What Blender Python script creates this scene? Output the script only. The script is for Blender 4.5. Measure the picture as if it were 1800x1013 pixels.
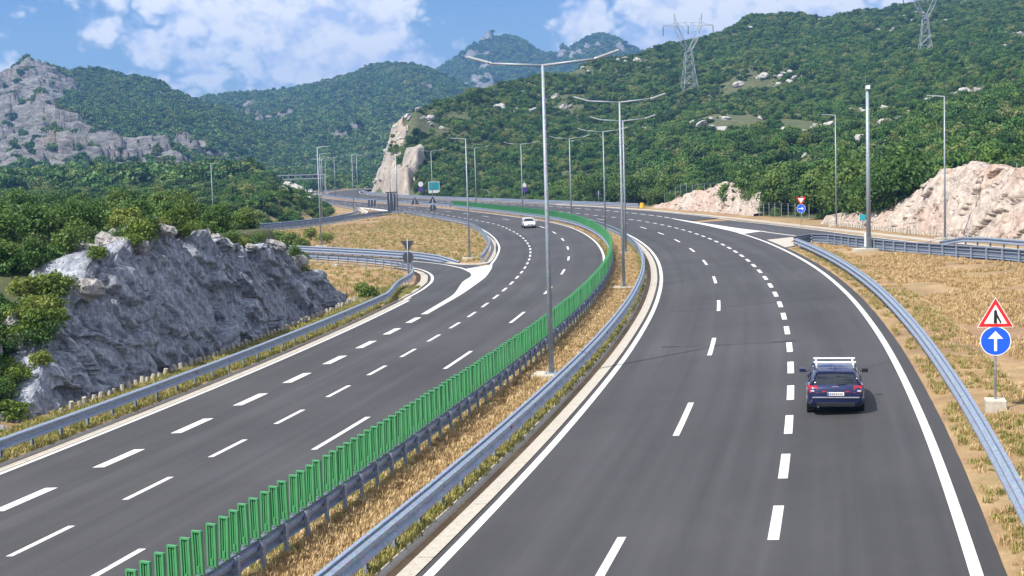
import bpy, bmesh, math, random
import numpy as np
from mathutils import Matrix, Vector

for o in list(bpy.data.objects): bpy.data.objects.remove(o)
scene = bpy.context.scene
COL = scene.collection
R_ = math.radians

# ------------------------------------------------------------------ camera
CAM_H = 8.4
cd = bpy.data.cameras.new('camera'); cam = bpy.data.objects.new('camera', cd); COL.objects.link(cam)
cd.lens = 50.0; cd.sensor_width = 36.0; cd.clip_start = 0.5; cd.clip_end = 20000
cam.matrix_world = Matrix.Translation((0, 0, CAM_H)) @ Matrix.Rotation(R_(90 - 5.06), 4, 'X') @ Matrix.Rotation(R_(-1.8), 4, 'Z')
scene.camera = cam

# ------------------------------------------------------------------ world, sun, exposure
SUN_AZ, SUN_EL = 232.3, 51.0       # compass style azimuth from +Y, degrees
world = bpy.data.worlds.new('World'); scene.world = world; world.use_nodes = True
CLOUD = (.375, .455)
def build_world():
    nt = world.node_tree; nt.nodes.clear(); L = nt.links
    def nd(t, **k):
        n = nt.nodes.new(t)
        for a, b in k.items(): setattr(n, a, b)
        return n
    def mth(op, a, b=None, c=None, clamp=False):
        n = nd('ShaderNodeMath', operation=op); n.use_clamp = clamp
        for i, v in enumerate((a, b, c)):
            if v is None: continue
            if isinstance(v, (int, float)): n.inputs[i].default_value = v
            else: L.new(v, n.inputs[i])
        return n.outputs[0]
    sky = nd('ShaderNodeTexSky', sky_type='NISHITA', sun_disc=False)
    sky.sun_elevation = R_(SUN_EL); sky.sun_rotation = R_(SUN_AZ); sky.altitude = 100; sky.air_density = 1.0; sky.dust_density = 0.4; sky.ozone_density = 3.0
    tc = nd('ShaderNodeTexCoord')
    sep = nd('ShaderNodeSeparateXYZ'); L.new(tc.outputs['Generated'], sep.inputs[0])
    def field(scale, off, detail, rough, warp=0.0, squash=1.5):
        mp = nd('ShaderNodeMapping'); L.new(tc.outputs['Generated'], mp.inputs[0])
        mp.inputs['Location'].default_value = off; mp.inputs['Scale'].default_value = (1, 1, squash)
        n = nd('ShaderNodeTexNoise'); L.new(mp.outputs[0], n.inputs['Vector'])
        n.inputs['Scale'].default_value = scale; n.inputs['Detail'].default_value = detail
        n.inputs['Roughness'].default_value = rough; n.inputs['Distortion'].default_value = warp
        return n.outputs['Fac']
    OFF = (0.37, 0.30, 0.12)
    def dens(off):
        mp = nd('ShaderNodeMapping'); L.new(tc.outputs['Generated'], mp.inputs[0]); mp.inputs['Location'].default_value = off; mp.inputs['Scale'].default_value = (1, 1, 1.3)
        a = nd('ShaderNodeTexNoise'); L.new(mp.outputs[0], a.inputs['Vector']); a.inputs['Scale'].default_value = 4.6; a.inputs['Detail'].default_value = 3.0
        bl = None                                              # billows: folded noise gives rounded tops
        for sc_, w_ in ((19.0, .5), (43.0, .3), (95.0, .2)):
            n_ = nd('ShaderNodeTexNoise'); L.new(mp.outputs[0], n_.inputs['Vector']); n_.inputs['Scale'].default_value = sc_; n_.inputs['Detail'].default_value = 1.0
            q_ = mth('MULTIPLY', mth('SUBTRACT', 1.0, mth('ABSOLUTE', mth('MULTIPLY', mth('SUBTRACT', n_.outputs['Fac'], .5), 4.0)), clamp=True), w_)
            q_ = mth('SUBTRACT', w_, q_)
            bl = q_ if bl is None else mth('ADD', bl, q_)
        return mth('ADD', mth('MULTIPLY', a.outputs['Fac'], .78), mth('MULTIPLY', bl, .22))
    s0 = dens(OFF); s1 = dens((OFF[0] + .006, OFF[1] + .003, OFF[2] - .013))       # the same cloud field a little sunward
    mask = nd('ShaderNodeMapRange', interpolation_type='SMOOTHSTEP'); L.new(s0, mask.inputs['Value'])
    mask.inputs['From Min'].default_value = CLOUD[0]; mask.inputs['From Max'].default_value = CLOUD[1]
    lit = mth('ADD', mth('MULTIPLY', mth('SUBTRACT', s0, s1), 9.0), .60, clamp=True)
    cr = nd('ShaderNodeMix', data_type='RGBA'); L.new(lit, cr.inputs['Factor'])
    cr.inputs['A'].default_value = (9.0, 10.6, 14.6, 1); cr.inputs['B'].default_value = (18.0, 17.5, 16.9, 1)
    # thin veil of haze cloud near the horizon
    veil = mth('MULTIPLY', mth('SUBTRACT', 1.0, mth('MULTIPLY', sep.outputs['Z'], 6.0), clamp=True), .30)
    wisp = nd('ShaderNodeMapRange'); L.new(field(9.0, (2.1, .3, .9), 6.0, .6, .3, 3.0), wisp.inputs['Value'])
    wisp.inputs['From Min'].default_value = .35; wisp.inputs['From Max'].default_value = .7
    m0 = nd('ShaderNodeMix', data_type='RGBA'); L.new(mth('MULTIPLY', veil, wisp.outputs[0]), m0.inputs['Factor'])
    hs = nd('ShaderNodeHueSaturation'); hs.inputs['Hue'].default_value = .525; hs.inputs['Saturation'].default_value = 1.45; hs.inputs['Value'].default_value = 1.6; L.new(sky.outputs[0], hs.inputs['Color'])
    L.new(hs.outputs[0], m0.inputs['A']); m0.inputs['B'].default_value = (5.0, 7.2, 11.0, 1)
    up = mth('MULTIPLY', sep.outputs['Z'], 30.0, clamp=True)
    m1 = nd('ShaderNodeMix', data_type='RGBA'); L.new(mth('MULTIPLY', mth('MULTIPLY', mask.outputs[0], .96), up), m1.inputs['Factor'])
    L.new(m0.outputs['Result'], m1.inputs['A']); L.new(cr.outputs['Result'], m1.inputs['B'])
    bg = nd('ShaderNodeBackground'); bg.inputs['Strength'].default_value = 0.05
    L.new(m1.outputs['Result'], bg.inputs['Color'])
    out = nd('ShaderNodeOutputWorld'); L.new(bg.outputs[0], out.inputs['Surface'])
build_world()
sd = bpy.data.lights.new('sun', 'SUN'); sun = bpy.data.objects.new('sun', sd); COL.objects.link(sun)
sd.energy = 5.0; sd.angle = R_(0.53); sd.color = (1.0, .95, .865)
to_sun = Vector((math.sin(R_(SUN_AZ)) * math.cos(R_(SUN_EL)), math.cos(R_(SUN_AZ)) * math.cos(R_(SUN_EL)), math.sin(R_(SUN_EL))))
sun.rotation_euler = to_sun.to_track_quat('Z', 'Y').to_euler(); sun.location = to_sun * 200
vs = scene.view_settings
vs.view_transform = 'Standard'; vs.look = 'None'; vs.exposure = 0.6; vs.gamma = 1.0; vs.use_curve_mapping = False

# ------------------------------------------------------------------ maths helpers
rng = np.random.default_rng(7)
random.seed(7)
def sstep(t): t = np.clip(t, 0, 1); return t * t * (3 - 2 * t)
def _hash(ix, iy, iz, seed):
    n = (ix * 374761393 + iy * 668265263 + iz * 2147483647 + seed * 144269) & 0xFFFFFFFF
    n = ((n ^ (n >> 13)) * 1274126177) & 0xFFFFFFFF
    n = ((n ^ (n >> 16)) * 2246822519) & 0xFFFFFFFF
    return ((n ^ (n >> 15)) & 0xFFFFFF) / float(0xFFFFFF)
def vnoise(x, y, z=0.0, seed=0):
    x, y, z = np.broadcast_arrays(np.asarray(x, float), np.asarray(y, float), np.asarray(z, float))
    ix, iy, iz = np.floor(x).astype(np.int64), np.floor(y).astype(np.int64), np.floor(z).astype(np.int64)
    fx, fy, fz = x - ix, y - iy, z - iz
    fx, fy, fz = [t * t * (3 - 2 * t) for t in (fx, fy, fz)]
    r = 0
    for a in (0, 1):
        for b in (0, 1):
            for c in (0, 1):
                w = (fx if a else 1 - fx) * (fy if b else 1 - fy) * (fz if c else 1 - fz)
                r = r + w * _hash(ix + a, iy + b, iz + c, seed)
    return r * 2 - 1
def fbm(x, y, z=0.0, o=4, seed=0, gain=.5):
    r = 0; a = 1.0; f = 1.0; t = 0
    for i in range(o):
        r = r + a * vnoise(np.asarray(x) * f, np.asarray(y) * f, np.asarray(z) * f, seed + i * 17); t += a; a *= gain; f *= 2.03
    return r / t
def ridged(x, y, z=0.0, o=4, seed=0):
    r = 0; a = 1.0; f = 1.0; t = 0
    for i in range(o):
        r = r + a * (1 - np.abs(vnoise(np.asarray(x) * f, np.asarray(y) * f, np.asarray(z) * f, seed + i * 31))); t += a; a *= .5; f *= 2.1
    return r / t * 2 - 1

# ------------------------------------------------------------------ object helpers
def newmesh(name, V, F, smooth=False):
    me = bpy.data.meshes.new(name)
    V = np.asarray(V, np.float32).reshape(-1, 3)
    if isinstance(F, np.ndarray):
        n, k = F.shape
        me.vertices.add(len(V)); me.vertices.foreach_set('co', V.ravel())
        me.loops.add(n * k); me.polygons.add(n)
        me.loops.foreach_set('vertex_index', F.astype(np.int32).ravel())
        me.polygons.foreach_set('loop_start', np.arange(0, n * k, k, dtype=np.int32))
        me.update(calc_edges=True)
    else:
        me.from_pydata(V.tolist(), [], F); me.update()
    if smooth: me.polygons.foreach_set('use_smooth', np.ones(len(me.polygons), bool))
    me.validate()
    return me
def link(name, me, mat=None, parent=None, loc=(0, 0, 0), rz=None, scale=None):
    o = bpy.data.objects.new(name, me); COL.objects.link(o)
    if mat is not None and me is not None and len(me.materials) == 0: me.materials.append(mat)
    o.location = loc
    if rz is not None: o.rotation_euler = (0, 0, rz) if not isinstance(rz, tuple) else rz
    if scale is not None: o.scale = scale if isinstance(scale, tuple) else (scale,) * 3
    if parent is not None: o.parent = parent
    return o
def tag(o, label, cat=None, group=None, kind=None):
    o['label'] = label
    if cat: o['category'] = cat
    if group: o['group'] = group
    if kind: o['kind'] = kind
    return o
def empty(name, loc, rz=0):
    e = bpy.data.objects.new(name, None); COL.objects.link(e); e.location = loc; e.rotation_euler = (0, 0, rz); e.empty_display_size = .2
    return e
class MB:
    """collects simple solids into one mesh"""
    def __init__(s): s.V = []; s.F = []
    def add(s, V, F):
        b = len(s.V); s.V += [tuple(v) for v in V]; s.F += [tuple(i + b for i in f) for f in F]; return s
    def box(s, c, d, rz=0.0):
        x, y, z = c; a, b, h = d[0] / 2, d[1] / 2, d[2] / 2; ca, sa = math.cos(rz), math.sin(rz)
        V = [(x + p * ca - q * sa, y + p * sa + q * ca, z + r) for r in (-h, h) for p, q in ((-a, -b), (a, -b), (a, b), (-a, b))]
        return s.add(V, [(3, 2, 1, 0), (4, 5, 6, 7), (0, 1, 5, 4), (1, 2, 6, 5), (2, 3, 7, 6), (3, 0, 4, 7)])
    def bar(s, p, q, r0, r1=None, n=8, caps=True):
        p, q = Vector(p), Vector(q); r1 = r0 if r1 is None else r1
        d = (q - p).normalized(); u = d.orthogonal().normalized(); w = d.cross(u)
        V = []
        for c, r in ((p, r0), (q, r1)):
            for i in range(n):
                a = 2 * math.pi * (i + .5) / n; V.append(c + u * (r * math.cos(a)) + w * (r * math.sin(a)))
        F = [(i, (i + 1) % n, n + (i + 1) % n, n + i) for i in range(n)]
        if caps: F += [tuple(range(n - 1, -1, -1)), tuple(range(n, 2 * n))]
        return s.add(V, F)
    def prism(s, pts, y0, y1):
        """polygon in xz (counter-clockwise seen from -y) extruded along y"""
        n = len(pts); V = [(x, y0, z) for x, z in pts] + [(x, y1, z) for x, z in pts]
        F = [tuple(range(n)), tuple(range(2 * n - 1, n - 1, -1))] + [(i, n + i, n + (i + 1) % n, (i + 1) % n) for i in range(n)]
        return s.add(V, F)
    def mesh(s, name, smooth=False): return newmesh(name, s.V, s.F, smooth)
    def build(s, name, mat, parent=None, loc=(0, 0, 0), rz=None, smooth=False, bevel=0.0):
        me = s.mesh(name, smooth)
        if bevel:
            bm = bmesh.new(); bm.from_mesh(me); bmesh.ops.bevel(bm, geom=bm.edges[:], offset=bevel, segments=1, affect='EDGES'); bm.to_mesh(me); bm.free()
        return link(name, me, mat, parent, loc, rz)

# ------------------------------------------------------------------ materials
def material(name): m = bpy.data.materials.new(name); m.use_nodes = True; return m
class NB:
    def __init__(s, m):
        s.nt = m.node_tree; s.L = s.nt.links; s.bsdf = next(n for n in s.nt.nodes if n.type == 'BSDF_PRINCIPLED')
    def n(s, t, **k):
        x = s.nt.nodes.new(t)
        for a, b in k.items(): setattr(x, a, b)
        return x
    def put(s, sock, v):
        if hasattr(v, 'is_linked') or hasattr(v, 'links'): s.L.new(v, sock)
        else: sock.default_value = v
    def coord(s, kind='Object'): return s.n('ShaderNodeTexCoord').outputs[kind]
    def noise(s, vec, scale, detail=4, rough=.55, dist=0.0, vscale=None):
        if vscale is not None:
            mp = s.n('ShaderNodeMapping'); s.L.new(vec, mp.inputs[0]); mp.inputs['Scale'].default_value = vscale; vec = mp.outputs[0]
        x = s.n('ShaderNodeTexNoise'); s.L.new(vec, x.inputs['Vector']); x.inputs['Scale'].default_value = scale
        x.inputs['Detail'].default_value = detail; x.inputs['Roughness'].default_value = rough; x.inputs['Distortion'].default_value = dist
        return x.outputs['Fac']
    def vor(s, vec, scale, feature='F1', out='Distance', vscale=None):
        if vscale is not None:
            mp = s.n('ShaderNodeMapping'); s.L.new(vec, mp.inputs[0]); mp.inputs['Scale'].default_value = vscale; vec = mp.outputs[0]
        x = s.n('ShaderNodeTexVoronoi', feature=feature); s.L.new(vec, x.inputs['Vector']); x.inputs['Scale'].default_value = scale
        return x.outputs[out]
    def ramp(s, fac, stops):
        x = s.n('ShaderNodeValToRGB'); s.L.new(fac, x.inputs[0]); e = x.color_ramp.elements
        while len(e) < len(stops): e.new(.5)
        for i, (p, c) in enumerate(stops): e[i].position = p; e[i].color = (*c, 1) if len(c) == 3 else c
        return x.outputs[0]
    def mix(s, f, a, b, blend='MIX'):
        x = s.n('ShaderNodeMix', data_type='RGBA', blend_type=blend)
        for k, v in (('Factor', f), ('A', a), ('B', b)):
            k = x.inputs[0] if k == 'Factor' else x.inputs[6 if k == 'A' else 7]
            s.put(k, (*v, 1) if isinstance(v, tuple) and len(v) == 3 else v)
        return x.outputs[2]
    def math(s, op, a, b=0.0, clamp=False):
        x = s.n('ShaderNodeMath', operation=op); x.use_clamp = clamp; s.put(x.inputs[0], a); s.put(x.inputs[1], b); return x.outputs[0]
    def rng(s, v, a, b, c=0.0, d=1.0):
        x = s.n('ShaderNodeMapRange'); s.put(x.inputs[0], v)
        for i, q in enumerate((a, b, c, d)): x.inputs[i + 1].default_value = q
        return x.outputs[0]
    def attr(s, name, out='Fac'): return s.n('ShaderNodeAttribute', attribute_name=name).outputs[out]
    def bump(s, h, strength, dist):
        x = s.n('ShaderNodeBump'); x.inputs['Strength'].default_value = strength; x.inputs['Distance'].default_value = dist
        s.L.new(h, x.inputs['Height']); s.L.new(x.outputs[0], s.bsdf.inputs['Normal'])
    def set(s, **k):
        for a, v in k.items():
            sock = s.bsdf.inputs[a.replace('_', ' ')]
            s.put(sock, (*v, 1) if isinstance(v, tuple) and len(v) == 3 and sock.type == 'RGBA' else v)
MAT = {}
def simple(name, col, rough=.5, metal=0.0, var=.12, scale=6.0, coat=0.0):
    m = material(name); b = NB(m); c = b.coord()
    f = b.noise(c, scale, 5)
    lo = tuple(x * (1 - var) for x in col); hi = tuple(min(1, x * (1 + var)) for x in col)
    b.set(Base_Color=b.ramp(f, [(.3, lo), (.7, hi)]), Roughness=b.rng(f, .2, .8, rough * .85, min(1, rough * 1.15)), Metallic=metal)
    if coat: b.set(Coat_Weight=coat, Coat_Roughness=.06)
    MAT[name] = m; return m
def asphalt(name, base, warm):
    m = material(name); b = NB(m); g = b.coord(); uv = b.n('ShaderNodeUVMap').outputs[0]
    fine = b.noise(g, 38, 3, .7); mid = b.noise(g, 1.3, 4); big = b.noise(g, .09, 3)
    streak = b.noise(uv, 1.0, 3, .5, 0, (.012, .85, 1))        # long lengthwise bands from paving and tyres
    tyre = b.noise(uv, 1.0, 2, .5, .2, (.05, 2.4, 1))
    v = b.math('ADD', b.math('MULTIPLY', fine, .34), b.math('ADD', b.math('MULTIPLY', streak, .34), b.math('ADD', b.math('MULTIPLY', big, .34), b.math('MULTIPLY', tyre, .16))))
    c = b.ramp(v, [(.42, tuple(x * .55 for x in base)), (.57, base), (.74, tuple(x * 1.7 for x in base))])
    sx = b.n('ShaderNodeSeparateXYZ'); b.L.new(uv, sx.inputs[0])
    wheel = b.math('ABSOLUTE', b.math('SINE', b.math('MULTIPLY', b.math('ADD', sx.outputs[1], b.math('MULTIPLY', b.noise(uv, 1.0, 2, .5, 0, (.03, .1, 1)), .5)), 1.72)))
    c = b.mix(b.math('MULTIPLY', b.rng(wheel, .55, 1.0), b.rng(streak, .3, .7, .05, .30)), c, tuple(x * .58 for x in base))
    seam = b.math('ABSOLUTE', b.math('SUBTRACT', b.math('FRACT', b.math('MULTIPLY', b.math('ADD', sx.outputs[1], b.math('MULTIPLY', b.noise(uv, 1.0, 3, .6, 0, (.4, .2, 1)), .12)), .2703)), .5))
    c = b.mix(b.math('MULTIPLY', b.rng(seam, .0, .006, 1, 0), b.rng(mid, .35, .6, 0, .7)), c, (.022, .022, .024))
    c = b.mix(b.rng(mid, .5, .75, 0, .35), c, warm)
    # paving joints across the lanes and worn light scuffs
    scuff = b.math('MULTIPLY', b.rng(b.noise(uv, 1.0, 6, .6, .6, (.09, .55, 1)), .66, .74), b.rng(fine, .4, .6))
    c = b.mix(b.math('MULTIPLY', scuff, .35), c, (.12, .115, .11))
    spots = b.rng(b.vor(g, 1.6), .0, .035, 1.0, 0.0)
    c = b.mix(b.math('MULTIPLY', spots, .4), c, (.17, .165, .16))
    b.set(Base_Color=c, Roughness=b.rng(fine, .3, .7, .72, .92)); b.bump(fine, .5, .008)
    MAT[name] = m
asphalt('asphalt', (.040, .0395, .0415), (.052, .0485, .0465))
asphalt('asphalt_ramp', (.045, .045, .048), (.056, .053, .051))
def paint():
    m = material('road_paint'); b = NB(m); g = b.coord()
    f = b.noise(g, 9, 6, .7); w = b.noise(g, .8, 4)
    c = b.ramp(f, [(.25, (.46, .455, .43)), (.45, (.60, .59, .56)), (.8, (.68, .67, .64))])
    c = b.mix(b.math('MULTIPLY', b.rng(w, .52, .75), b.rng(f, .42, .6)), c, (.30, .29, .28))
    b.set(Base_Color=c, Roughness=.6); MAT['road_paint'] = m
paint()
def concrete(name, base):
    m = material(name); b = NB(m); g = b.coord()
    f = b.noise(g, 7, 6, .65); w = b.noise(g, .5, 4); sp = b.noise(g, 60, 2)
    c = b.ramp(f, [(.3, tuple(x * .78 for x in base)), (.55, base), (.8, tuple(min(1, x * 1.12) for x in base))])
    c = b.mix(b.rng(w, .5, .8, 0, .5), c, tuple(x * .7 for x in base))
    b.set(Base_Color=c, Roughness=.85); b.bump(sp, .3, .01); MAT[name] = m
concrete('concrete', (.43, .395, .335)); concrete('concrete_pad', (.50, .46, .38))
def galv(name, base, rough=.42, metal=.55):
    m = material(name); b = NB(m); g = b.coord()
    v = b.vor(g, 14, 'F1', 'Color'); f = b.noise(g, 3, 5); d = b.noise(g, .6, 4, .6, .0, (1, 1, 6))
    c = b.mix(.25, base, v, 'OVERLAY'); c = b.mix(b.rng(f, .4, .75, 0, .45), c, tuple(x * .72 for x in base))
    c = b.mix(b.rng(d, .55, .8, 0, .3), c, (.30, .27, .23))
    b.set(Base_Color=c, Metallic=metal, Roughness=b.rng(f, .3, .7, rough * .8, rough * 1.25)); MAT[name] = m
galv('galvanised', (.27, .325, .41), .46, .3); galv('galvanised_pole', (.30, .34, .39), .5, .25)
simple('green_plastic', (.062, .262, .102), .38, 0, .16, 1.7)
simple('dark_rubber', (.02, .02, .022), .7)
simple('black_paint', (.012, .013, .016), .45)
simple('sign_back', (.055, .065, .085), .5, .3)
simple('sign_red', (.62, .018, .02), .4, 0, .05); simple('sign_white', (.80, .81, .82), .4, 0, .03); simple('sign_blue', (.008, .10, .74), .4, 0, .06)
simple('sign_teal', (.02, .32, .38), .4); simple('sign_purple', (.10, .05, .30), .4); simple('sign_yellow', (.75, .42, .02), .45)
simple('lamp_grey', (.42, .45, .48), .4, .2, .06)
simple('white_enamel', (.78, .79, .80), .35, 0, .04)
simple('car_blue', (.010, .018, .078), .28, .35, .08, 2, .9); simple('car_white', (.74, .75, .78), .3, 0, .03, 2, .8)
simple('car_chrome', (.68, .69, .70), .22, .9, .04); simple('bar_white', (.80, .80, .80), .3, 0, .03)
simple('tail_red', (.52, .012, .02), .2, 0, .2, 9, .5); simple('lens_clear', (.60, .60, .62), .15, 0, .2, 12, .5)
simple('car_glass', (.010, .013, .018), .06, 0, .2, 1, .6)
simple('plate_white', (.72, .72, .70), .4); simple('plate_blue', (.02, .08, .40), .4)
simple('bark', (.11, .085, .06), .9, 0, .35, 5)
def rock(name, pale, grey, stain, dark=(.05, .05, .055), stain_amt=.5, scale=1.0):
    m = material(name); b = NB(m); g = b.coord()
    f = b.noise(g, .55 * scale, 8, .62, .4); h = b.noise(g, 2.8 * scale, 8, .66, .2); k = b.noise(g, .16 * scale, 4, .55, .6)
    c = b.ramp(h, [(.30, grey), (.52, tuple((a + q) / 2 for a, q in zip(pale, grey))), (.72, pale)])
    c = b.mix(b.math('MULTIPLY', b.rng(k, .48, .66), stain_amt), c, stain)
    sk = b.n('ShaderNodeMapping'); b.L.new(g, sk.inputs[0]); sk.inputs['Rotation'].default_value = (.5, .25, .3); sk.inputs['Scale'].default_value = (1.6, 1.6, .32)
    cr = b.noise(sk.outputs[0], .9 * scale, 7, .68, .5)
    cv = b.vor(g, .55 * scale, 'DISTANCE_TO_EDGE', 'Distance', (1, 1, .5))
    wob = b.math('ADD', b.math('ABSOLUTE', b.math('SUBTRACT', cr, .5)), b.math('MULTIPLY', cv, .12))
    c = b.mix(b.math('MULTIPLY', b.rng(wob, .0, .06, 1, 0), .55), c, dark)
    c = b.mix(b.rng(f, .6, .75, 0, .5), c, tuple(x * .6 for x in grey))
    b.set(Base_Color=c, Roughness=.9)
    ht = b.math('ADD', b.math('MULTIPLY', h, .7), b.math('MULTIPLY', b.rng(wob, 0, .12), .5)); b.bump(ht, .65, .2 / scale)
    MAT[name] = m
rock('limestone', (.56, .57, .60), (.125, .155, .225), (.13, .12, .135), dark=(.03, .036, .05), stain_amt=.3, scale=1.4)  # grey tone made bluer and darker: the cutting's shade is put into the colour
rock('pink_rock', (.62, .525, .45), (.37, .31, .265), (.44, .23, .13), stain_amt=.5, scale=1.0)
rock('far_rock', (.46, .40, .33), (.31, .275, .235), (.46, .32, .2), stain_amt=.3, scale=.16)
rock('boulder_rock', (.58, .55, .51), (.28, .275, .27), (.33, .27, .2), stain_amt=.25, scale=1.2)
def leaf(name, lo, mid, hi, trans=.25):
    m = material(name); b = NB(m); oi = b.n('ShaderNodeObjectInfo'); g = b.coord()
    f = b.noise(g, .9, 3)
    r = b.math('ADD', b.math('MULTIPLY', oi.outputs['Random'], .55), b.math('MULTIPLY', f, .45))
    c = b.ramp(r, [(.2, lo), (.5, mid), (.8, hi)])
    c = b.mix(.5, c, b.mix(1.0, c, b.ramp(b.attr('tint'), [(0, (.62, .66, .62)), (1, (1.35, 1.3, 1.2))]), 'MULTIPLY'))
    b.set(Base_Color=c, Roughness=.55)
    b.bsdf.inputs['Specular IOR Level'].default_value = .25
    tr = b.n('ShaderNodeBsdfTranslucent'); b.L.new(c, tr.inputs[0])
    mx = b.n('ShaderNodeMixShader'); mx.inputs[0].default_value = trans
    b.L.new(b.bsdf.outputs[0], mx.inputs[1]); b.L.new(tr.outputs[0], mx.inputs[2])
    b.L.new(mx.outputs[0], b.nt.nodes['Material Output'].inputs[0]); MAT[name] = m
leaf('leaf_oak', (.036, .086, .018), (.070, .140, .028), (.125, .190, .044))
leaf('leaf_light', (.085, .145, .020), (.135, .195, .030), (.20, .24, .05))
leaf('leaf_far', (.036, .100, .020), (.068, .150, .028), (.125, .200, .042), .14)
leaf('leaf_pale', (.105, .155, .035), (.150, .195, .050), (.20, .235, .085), .22)
leaf('leaf_dark', (.018, .055, .014), (.034, .082, .020), (.055, .105, .026), .15)
leaf('grass_dry', (.38, .265, .125), (.53, .385, .20), (.64, .50, .29), .2)
leaf('grass_green', (.18, .19, .05), (.30, .28, .085), (.44, .38, .15), .2)
def groundmat():
    m = material('ground'); b = NB(m); g = b.coord()
    big = b.noise(g, .055, 5, .6, .5); mid = b.noise(g, .45, 6, .65, .3); fine = b.noise(g, 6, 6, .7)
    dry = b.ramp(mid, [(.30, (.25, .16, .075)), (.5, (.38, .25, .12)), (.7, (.48, .345, .18))])
    soil = b.ramp(mid, [(.3, (.22, .125, .07)), (.6, (.33, .20, .11)), (.8, (.42, .28, .165))])
    green = b.ramp(mid, [(.3, (.10, .115, .035)), (.7, (.22, .20, .075))])
    c = b.mix(b.rng(big, .47, .58), dry, soil)
    c = b.mix(b.math('MULTIPLY', b.rng(b.noise(g, .16, 5, .6, .4), .54, .66), .7), c, green)
    c = b.mix(b.rng(fine, .35, .75, .42, 0), c, (.13, .09, .05))
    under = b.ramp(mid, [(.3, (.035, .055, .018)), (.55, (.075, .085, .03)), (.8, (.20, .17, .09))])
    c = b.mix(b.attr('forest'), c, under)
    b.set(Base_Color=c, Roughness=.95); b.bump(b.math('ADD', fine, mid), .8, .09); MAT['ground'] = m
groundmat()
def hillmat():
    m = material('hill'); b = NB(m); g = b.coord()
    mid = b.noise(g, .05, 6, .65, .3); fine = b.noise(g, .35, 6, .7)
    under = b.ramp(fine, [(.3, (.022, .045, .014)), (.55, (.045, .075, .022)), (.8, (.11, .11, .05))])
    h = b.noise(g, .10, 8, .7, .3, (1, 1, 2.6)); st = b.noise(g, .30, 8, .7, .4, (.7, .7, 2.2))
    rk = b.ramp(b.math('ADD', b.math('MULTIPLY', h, .5), b.math('MULTIPLY', st, .5)), [(.38, (.06, .06, .065)), (.5, (.26, .255, .25)), (.64, (.44, .425, .40))])
    rk = b.mix(b.rng(mid, .55, .7, 0, .5), rk, (.40, .30, .22))
    edge = b.math('ADD', b.attr('rock'), b.math('MULTIPLY', b.math('SUBTRACT', fine, .5), .9))
    b.set(Base_Color=b.mix(b.rng(edge, .42, .58), under, rk), Roughness=.95); b.bump(b.math('ADD', h, st), 1.0, 5.0); MAT['hill'] = m
hillmat()

# ------------------------------------------------------------------ road alignment (metres; offset 0 = dashed line of the right roadway)
KEY = [(-13.16, -36.02), (-7.13, -16.95), (-1.53, 2.25), (3.5, 21.61), (8.0, 41.09), (11.95, 60.7), (15.25, 80.42), (17.83, 100.26), (19.7, 120.17), (20.92, 140.13),
       (21.47, 160.12), (21.33, 180.12), (20.42, 200.1), (18.35, 219.98), (14.87, 239.68), (10.72, 259.24), (6.27, 278.74), (1.39, 298.13), (-4.02, 317.39), (-9.97, 336.48),
       (-16.44, 355.41), (-23.04, 374.29), (-29.29, 393.29), (-35.23, 412.38), (-40.85, 431.58), (-46.02, 450.9), (-50.67, 470.35), (-54.66, 489.94), (-58.1, 509.64),
       (-60.71, 529.47), (-62.39, 549.4), (-62.89, 569.39), (-61.54, 589.33), (-58.62, 609.11), (-53.33, 628.38), (-45.8, 646.9), (-36.82, 664.77), (-25.75, 681.41), (-13.34, 697.09), (-0.69, 712.58)]
def resample(P, ds):
    P = np.asarray(P, float); d = np.r_[0, np.cumsum(np.linalg.norm(np.diff(P, axis=0), axis=1))]
    t = np.arange(0, d[-1], ds); return np.c_[[np.interp(t, d, P[:, k]) for k in range(P.shape[1])]].T
REF = resample(KEY, 1.0)
for _ in range(90): REF[1:-1] = .25 * REF[:-2] + .5 * REF[1:-1] + .25 * REF[2:]
REF = resample(REF, 1.0)
TAN = np.gradient(REF, axis=0); TAN /= np.linalg.norm(TAN, axis=1)[:, None]; NRM = np.c_[TAN[:, 1], -TAN[:, 0]]
SA = np.arange(len(REF), dtype=float)
ZREF = -1.1 * sstep((REF[:, 1] - 70) / 200); BANK = .045 - .035 * sstep((REF[:, 1] - 130) / 110)
def at(s, off, dz=0.0):
    """point on the banked road surface"""
    s = np.asarray(s, float); off = np.asarray(off, float)
    rx, ry = np.interp(s, SA, REF[:, 0]), np.interp(s, SA, REF[:, 1]); nx, ny = np.interp(s, SA, NRM[:, 0]), np.interp(s, SA, NRM[:, 1])
    z = np.interp(s, SA, ZREF) + np.interp(s, SA, BANK) * np.clip(off, -26, 16) + dz
    return np.stack(np.broadcast_arrays(rx + nx * off, ry + ny * off, z), -1)
def heading(s): return math.atan2(-np.interp(s, SA, TAN[:, 0]), np.interp(s, SA, TAN[:, 1]))   # rotation about z that turns +y along the road
def so(x, y):
    x = np.asarray(x, float).ravel(); y = np.asarray(y, float).ravel(); S = np.empty_like(x); O = np.empty_like(x); C = REF[::3]
    for a in range(0, len(x), 20000):
        dx = x[a:a + 20000, None] - C[None, :, 0]; dy = y[a:a + 20000, None] - C[None, :, 1]
        i = (dx * dx + dy * dy).argmin(1) * 3
        t = (x[a:a + 20000] - REF[i, 0]) * TAN[i, 0] + (y[a:a + 20000] - REF[i, 1]) * TAN[i, 1]
        S[a:a + 20000] = np.clip(i + np.clip(t, -3, 3), 0, len(REF) - 1)
        O[a:a + 20000] = (x[a:a + 20000] - REF[i, 0]) * NRM[i, 0] + (y[a:a + 20000] - REF[i, 1]) * NRM[i, 1]
    return S, O
def zroad(x, y):
    S, O = so(x, y); return np.interp(S, SA, ZREF) + np.interp(S, SA, BANK) * np.clip(O, -26, 16)
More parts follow.
